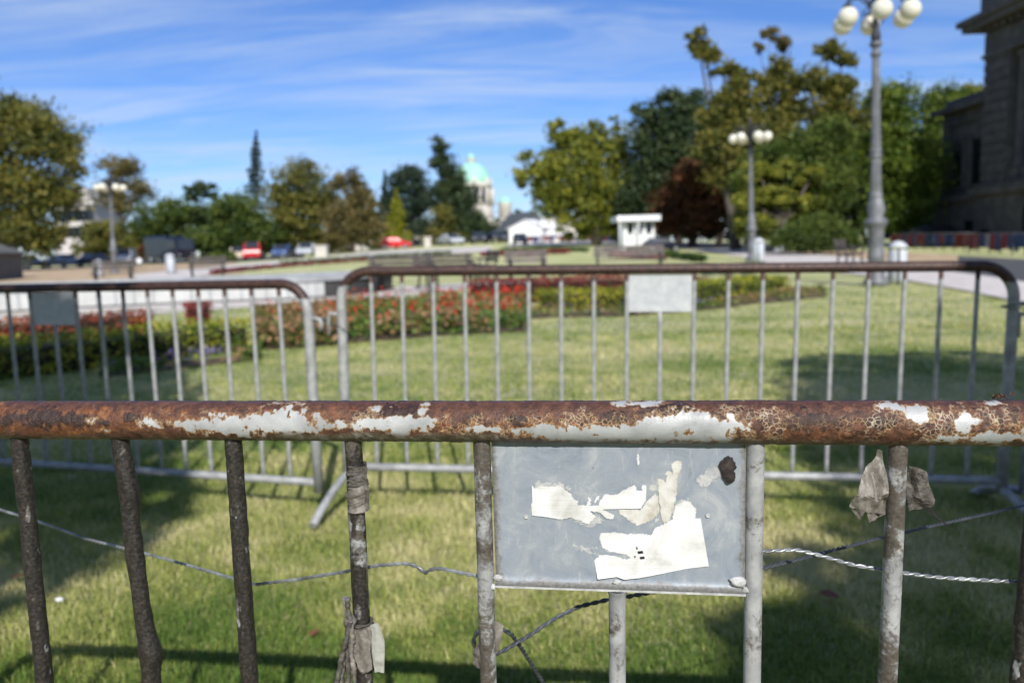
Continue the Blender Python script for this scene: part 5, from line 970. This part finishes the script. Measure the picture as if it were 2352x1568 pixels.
def car(loc, rz, col, label, kind='sedan', s=1.0):
    root = empty('parked_car' if kind != 'truck' else 'truck', loc, rz, label=label, cat='car' if kind != 'truck' else 'truck', group='parked vehicles')
    if kind == 'truck': Lh, Wd = 3.0, 1.15; low = [(-3, .55), (3, .55), (3, 1.5), (2.8, 2.6), (1.3, 2.75), (1.2, 3.0), (-3, 3.0)]; cab = [(1.5, 1.6), (2.86, 1.6), (2.75, 2.5), (1.5, 2.5)]
    elif kind == 'van': Lh, Wd = 2.3, .95; low = [(-2.3, .35), (2.25, .35), (2.35, .8), (2.25, 1.05), (1.55, 1.25), (1.0, 1.95), (-2.15, 2.0), (-2.3, 1.6)]; cab = [(-2.0, 1.25), (1.5, 1.25), (.95, 1.85), (-2.0, 1.88)]
    elif kind == 'hatch': Lh, Wd = 2.0, .87; low = [(-1.95, .32), (1.95, .32), (2.02, .6), (1.9, .82), (1.0, .98), (.35, 1.43), (-1.1, 1.47), (-1.75, 1.02), (-2.0, .8)]; cab = [(-1.55, 1.0), (.9, 1.0), (.30, 1.37), (-1.05, 1.40)]
    else: Lh, Wd = 2.25, .9; low = [(-2.2, .32), (2.2, .32), (2.27, .6), (2.15, .80), (1.05, .95), (.35, 1.40), (-.85, 1.42), (-1.5, 1.02), (-2.15, .96), (-2.27, .7)]; cab = [(-1.35, 1.0), (.95, .98), (.30, 1.34), (-.8, 1.36)]
    # body: three-section loft so that the flanks round off and the cabin leans in
    V, Fc = [], []; n = len(low); zm = max(z for _, z in low); sec = [(-1, .86, .0), (-.94, 1.0, 0), (-.5, 1.0, 0), (.5, 1.0, 0), (.94, 1.0, 0), (1, .86, 0)]
    for w, k, _ in sec:
        for x, z in low:
            lean = 1 - .16 * max(0, (z - .95) / (zm - .9)) if kind != 'truck' else 1; zz = .75 + (z - .75) * (1 if abs(w) < .99 else .9); V.append((x * (1 if abs(w) < .99 else .975), w * Wd * lean, zz))
    for i in range(len(sec) - 1):
        for j in range(n): Fc.append((i * n + j, i * n + (j + 1) % n, (i + 1) * n + (j + 1) % n, (i + 1) * n + j))
    o = MB().add(V, Fc); tr = tessellate_polygon([[Vector((x, z, 0)) for x, z in low]]); o.add(V[:n], [list(t) for t in tr]); o.add(V[-n:], [list(reversed(t)) for t in tr]); body = o.build('body', col, root)
    for sy in (-1, 1):
        k = 1 if kind == 'truck' else .93; MB().prism([(x, sy * Wd * k * (1 - .13 * (z - .95) / .5 if kind != 'truck' else 1) + sy * .012, z) for x, z in cab], (0, sy * .012, 0)).build('side_window', M['carglass'], root)
    def screen(pa, pb, name):
        w0, w1 = Wd * .80, Wd * .70; d = np.array([pb[0] - pa[0], pb[1] - pa[1]]); nn = np.array([-d[1], d[0]]) / np.hypot(*d) * .02
        if nn[1] < 0: nn = -nn
        MB().prism([(pa[0] + nn[0], -w0, pa[1] + nn[1]), (pa[0] + nn[0], w0, pa[1] + nn[1]), (pb[0] + nn[0], w1, pb[1] + nn[1]), (pb[0] + nn[0], -w1, pb[1] + nn[1])], (nn[0] * .4, 0, nn[1] * .4)).build(name, M['carglass'], root)
    i0 = {'sedan': 4, 'hatch': 4, 'van': 4, 'truck': 2}[kind]; screen(low[i0], low[i0 + 1], 'windscreen')
    if kind in ('sedan', 'hatch'): screen(low[7], low[6], 'rear_window')
    wr = .32 if kind != 'truck' else .48
    for x in (-Lh * .62, Lh * .62):
        for sy in (-1, 1):
            t = MB().lathe([(wr * .5, -.1), (wr * .93, -.11), (wr, -.06), (wr, .06), (wr * .93, .11), (wr * .5, .1)], (x, sy * (Wd - .08), wr), 18, 1).build('wheel', M['tyre'], root); MB().lathe([(wr * .62, -.125), (wr * .62, .125)], (x, sy * (Wd - .08), wr), 14, 1).build('rim', M['rim'], t)
    for sy in (-1, 1):
        zl = .66 if kind != 'truck' else .95; MB().ball((Lh * .975, sy * Wd * .68, zl), .13, 10, 6, .6).build('headlight', M['lens'], root); MB().ball((-Lh * .975, sy * Wd * .72, zl + .1), .11, 10, 6, .8).build('tail_light', M['tail'], root)
    root.scale = (s, s, s); return root
PN = {k: paint(k + '_car_paint', c) for k, c in dict(red=(.62, .012, .015), silver=(.46, .49, .53), bluegrey=(.16, .19, .25), black=(.012, .014, .018), navy=(.005, .008, .02), white=(.78, .78, .78), beige=(.62, .52, .38), blue=(.05, .10, .25)).items()}
def car_at(x, Y, rz, key, label, kind='sedan', s=1.0): return car(foot(x, Y), rz, PN[key], label, kind, s)
car_at(907, 99, 0.10, 'red', 'bright red car parked side-on behind the pale path', 'hatch', 1.02)
car_at(147, 86, -.5, 'bluegrey', 'blue-grey car at left with a glinting windscreen')
car_at(222, 85, -.55, 'black', 'black car left of the left street lamp')
car_at(62, 84, -.4, 'black', 'dark car half hidden beside the grey tent')
car_at(290, 84, -1.3, 'white', 'white van right of the left street lamp', 'van', .9)
car_at(392, 88, -.6, 'navy', 'large dark navy truck under the low trees', 'truck')
car_at(583, 86, -1.35, 'red', 'small red truck facing the viewer beside a green bush', 'van', .95)
car_at(548, 87, -1.2, 'beige', 'beige car left of the small red truck', 'hatch')
car_at(650, 89, -1.5, 'blue', 'dark blue car left of the silver car at left', 'hatch')
car_at(706, 88, -1.5, 'silver', 'silver-white car beside the pale gate pillar', 'hatch')
car_at(1036, 99, -1.1, 'silver', 'silver car right of the red car', 'sedan')
car_at(1100, 98, -1.5, 'navy', 'dark car facing the viewer below the green dome', 'hatch')
car_at(1140, 97, -1.35, 'black', 'black car left of the white tent', 'hatch')
car_at(1195, 86, -1.5, 'black', 'dark car before the white tent', 'hatch', .8)
car_at(1253, 94, .25, 'white', 'white van beside the white tent', 'van', 1.1)
car_at(1520, 52, .1, 'navy', 'dark navy car before the white kiosk', 'hatch', .62)
car_at(2150, 52, .3, 'black', 'dark car parked by the palace wing', 'sedan')

# ================================================================ BENCHES, BINS, FLAGS
M['bench_wood'] = pm('weathered_bench_wood', [(0.3, (0.05, 0.042, 0.038)), (0.7, (0.12, 0.10, 0.09))], 6, .8, bst=.4)
M['bench_pale'] = pm('greyed_bench_wood', [(0.3, (0.11, 0.09, 0.085)), (0.7, (0.19, 0.16, 0.15))], 6, .8, bst=.4)
def bench(x, Y, rz, label, mat='bench_wood', w=1.8):
    root = empty('park_bench', foot(x, Y), rz, label=label, cat='bench', group='park benches')
    for i in range(4): MB().box((-w / 2, -.25 + i * .13, .43), (w / 2, -.14 + i * .13, .47)).build('seat_slat', M[mat], root)
    for i in range(3): MB().box((-w / 2, .29 + i * .03, .56 + i * .13), (w / 2, .32 + i * .03, .66 + i * .13)).build('back_slat', M[mat], root)
    for s in (-1, 1):
        x0 = s * (w / 2 - .15); MB().tube([(x0, -.26, 0), (x0, -.22, .3), (x0, -.24, .42), (x0, .26, .42), (x0, .31, .55), (x0, .40, .95)], .035, 8).build('side_frame', M['iron_dark'], root); MB().tube([(x0, .34, 0), (x0, .25, .25), (x0, .26, .42)], .035, 8).build('leg', M['iron_dark'], root)
        MB().tube([(x0, -.26, .42), (x0, -.27, .62), (x0, -.1, .66), (x0, .3, .64)], .03, 8).build('armrest', M['iron_dark'], root)
bench(935, 20.5, 2.9, 'dark bench behind the rounded left corner of the middle barrier'); bench(1030, 22.0, 2.8, 'dark bench right of the first dark bench behind the barrier')
bench(1212, 24, .1, 'grey-brown bench left of centre behind the barrier rail', 'bench_pale', 1.3); bench(1445, 27, -.1, 'long pale grey-brown bench right of centre behind the barrier', 'bench_pale', 2.4)
bench(262, 30, .3, 'dark bench at left above the barrier rail', 'bench_wood', 1.5); bench(478, 33, .3, 'dark bench below the pale path at left', 'bench_wood', 1.5); bench(1953, 27, .9, 'dark bench left of the tall lamp post', 'bench_wood', 1.3); bench(1110, 26, -1.2, 'dark bench seen end-on near centre', 'bench_wood', 1.2)
M['bin_grey'] = pm('pale_grey_bin', [(0.3, (0.40, 0.42, 0.45)), (0.7, (0.55, 0.57, 0.60))], 4, .5, bst=.2)
def litter_bin(x, Y, h, r, label, mat='bin_grey'):
    root = empty('litter_bin', foot(x, Y), .2, label=label, cat='bin', group='litter bins')
    MB().lathe([(r * .85, .06), (r, .1), (r, h * .78), (r * .9, h * .8)], n=16).build('body', M[mat], root); MB().lathe([(r * 1.06, h * .84), (r * 1.06, h * .88), (r * .5, h * .98), (r * .1, h)], n=16).build('lid', M[mat], root)
    for a in (0, 2.1, 4.2): MB().tube([(r * .95 * math.cos(a), r * .95 * math.sin(a), 0), (r * .95 * math.cos(a), r * .95 * math.sin(a), h * .86)], .025, 6).build('post', M['iron_dark'], root)
litter_bin(2060, 17.5, .95, .19, 'pale grey litter bin right of the tall lamp post'); litter_bin(1742, 32, 1.0, .22, 'pale bin at the foot of the middle street lamp'); litter_bin(393, 42, 1.05, .24, 'pale grey bin on the sandy ground at left'); litter_bin(228, 40, .9, .22, 'grey bin left of the left street lamp'); litter_bin(1790, 44, .95, .3, 'whitish bin left of the rounded bush')
def sign(x, Y, h, label, w=.5):
    root = empty('small_sign', foot(x, Y), 0, label=label, cat='sign', group='small white signs'); wm = flat('white_painted_panel', (0.72, 0.73, 0.75), .6, scale=1); MB().tube([(0, .03, 0), (0, .03, h)], .035, 6).build('post', M['iron'], root); MB().lathe([(w * .5, -.02), (w * .5, .02)], (0, 0, h), 20, 1).build('board', wm, root)
sign(321, 62, .6, 'round white sign on the sandy ground at left', .42)
# a person-high wooden board leaning by the tall lamp
FC = {'red': flat('shade_dimmed_red_cloth', (.20, .035, .032), .9, scale=5), 'blue': flat('shade_dimmed_blue_cloth', (.04, .06, .14), .9, scale=5), 'white': flat('shade_dimmed_white_cloth', (.26, .26, .28), .9, scale=5)}  # cloth colours darkened and greyed in place of shade missing over the fences
def flag_fence(p0, p1, h, n, label, seed):
    root = empty('flag_fence', p0, label=label, cat='fence', group='barriers draped with red, blue and white cloth'); r = random.Random(seed); d = np.array(p1) - np.array(p0); u = d / np.linalg.norm(d); v = np.array([-u[1], u[0], 0])
    for i in range(0, n + 1, 2): q = d * i / n; MB().tube([q, q + (0, 0, h)], .03, 6).build('post', M['iron'], root)
    MB().tube([(0, 0, h), d + (0, 0, h)], .025, 6).build('rail', M['iron'], root)
    keys = ['red', 'blue', 'white', 'red', 'blue']
    for i in range(n):
        V, Fc = [], []; m = 6; lo = h * r.uniform(.08, .4)
        for a in range(m + 1):
            for b in range(m + 1):
                t = (i + .04 + .92 * a / m) / n; z = lo + (h - lo) * b / m; V.append(d * t + np.array([0, 0, z]) + v * (.03 + .05 * math.sin(a * 1.7 + i) * (1 - b / m)))
        for a in range(m):
            for b in range(m): Fc.append((a * (m + 1) + b, (a + 1) * (m + 1) + b, (a + 1) * (m + 1) + b + 1, a * (m + 1) + b + 1))
        MB().add(V, Fc, True).build('cloth', FC[keys[(i * 2 + r.randint(0, 1)) % 5]], root, fix=False)
flag_fence(foot(1268, 92), foot(1425, 84), .75, 16, 'red, blue and white draped barrier line left of the kiosk', 1)
flag_fence(foot(2045, 48), foot(2240, 40), .9, 18, 'red and blue draped barrier line before the palace wing', 2)
flag_fence(foot(2225, 38), foot(2420, 30), .9, 14, 'red and blue draped barrier line at the right edge', 3)
flag_fence(foot(1200, 88), foot(1275, 90), .8, 6, 'red and blue cloth on barriers beside the dark car', 4)
def lowfence():
    a, b = foot(745, 100), foot(1180, 104); root = empty('park_railing', a, label='low grey railing behind the red car', cat='railing'); d = b - a
    MB().tube([(0, 0, .9), d + (0, 0, .9)], .03, 6).build('rail', M['iron'], root); MB().tube([(0, 0, .3), d + (0, 0, .3)], .03, 6).build('rail', M['iron'], root)
    for i in range(25): q = d * i / 24; MB().tube([q, q + (0, 0, .95)], .03, 5).build('post', M['iron'], root)
lowfence()
def pole(): b = foot(1278, 90); h = atY(1278, 488, 90)[2] - b[2]; o = empty('flag_pole', b, label='thin pale pole right of the white tent', cat='pole'); MB().tube([(0, 0, 0), (0, 0, h * .5), (0, 0, h)], [.09, .08, .05], 8).build('shaft', M['bin_grey'], o); MB().box((-.35, -.35, 0), (.35, .35, .5)).build('footing', M['limestone'], o); MB().ball((0, 0, h), .1, 8, 6).build('knob', M['bin_grey'], o)
pole()
# small things on the near lawn
def litter():
    wm = flat('crumpled_white_litter', (0.75, .75, .75), .7, scale=60)
    for i, (x, y, s, lab) in enumerate(((137, 1394, .012, 'tiny white paper scrap on the grass at lower left'), (690, 1118, .02, 'tiny pale scrap on the grass by the back barrier foot'), (2075, 1152, .014, 'tiny white scrap in the shaded grass at right'))):
        p = onT(x, y); o = lump('paper_scrap', (0, 0, 0), s, wm, None, 50 + i, (1, .8, .5), .8, 14); o.location = (p[0], p[1], s * .5 + .02); tag(o, lab, 'litter', 'litter on the lawn')
    lm = flat('fallen_leaf_brown', (.17, .07, .035), .8, scale=60)
    for i, (x, y, s, lab) in enumerate(((45, 1345, .045, 'brown fallen leaf on the shaded grass at left'), (722, 1478, .03, 'reddish fallen leaf between the second and third bars'), (1905, 1390, .05, 'pale brown twiggy leaf in the shade at lower right'))):
        p = onT(x, y); V = []; 
        for a in range(6):
            t = a / 5; wd_ = s * .45 * math.sin(math.pi * (.08 + .84 * t))
            V += [(s * (t - .5), -wd_, .006 + .008 * t), (s * (t - .5), 0, .002 + .01 * t * t), (s * (t - .5), wd_, .007)]
        o = MB().add(V, [(3 * a + b, 3 * a + b + 1, 3 * a + b + 4, 3 * a + b + 3) for a in range(5) for b in (0, 1)]).build('fallen_leaf', lm); o.location = (p[0], p[1], .028); o.rotation_euler = (0, 0, i * 1.3); tag(o, lab, 'leaf', 'fallen leaves')
litter()
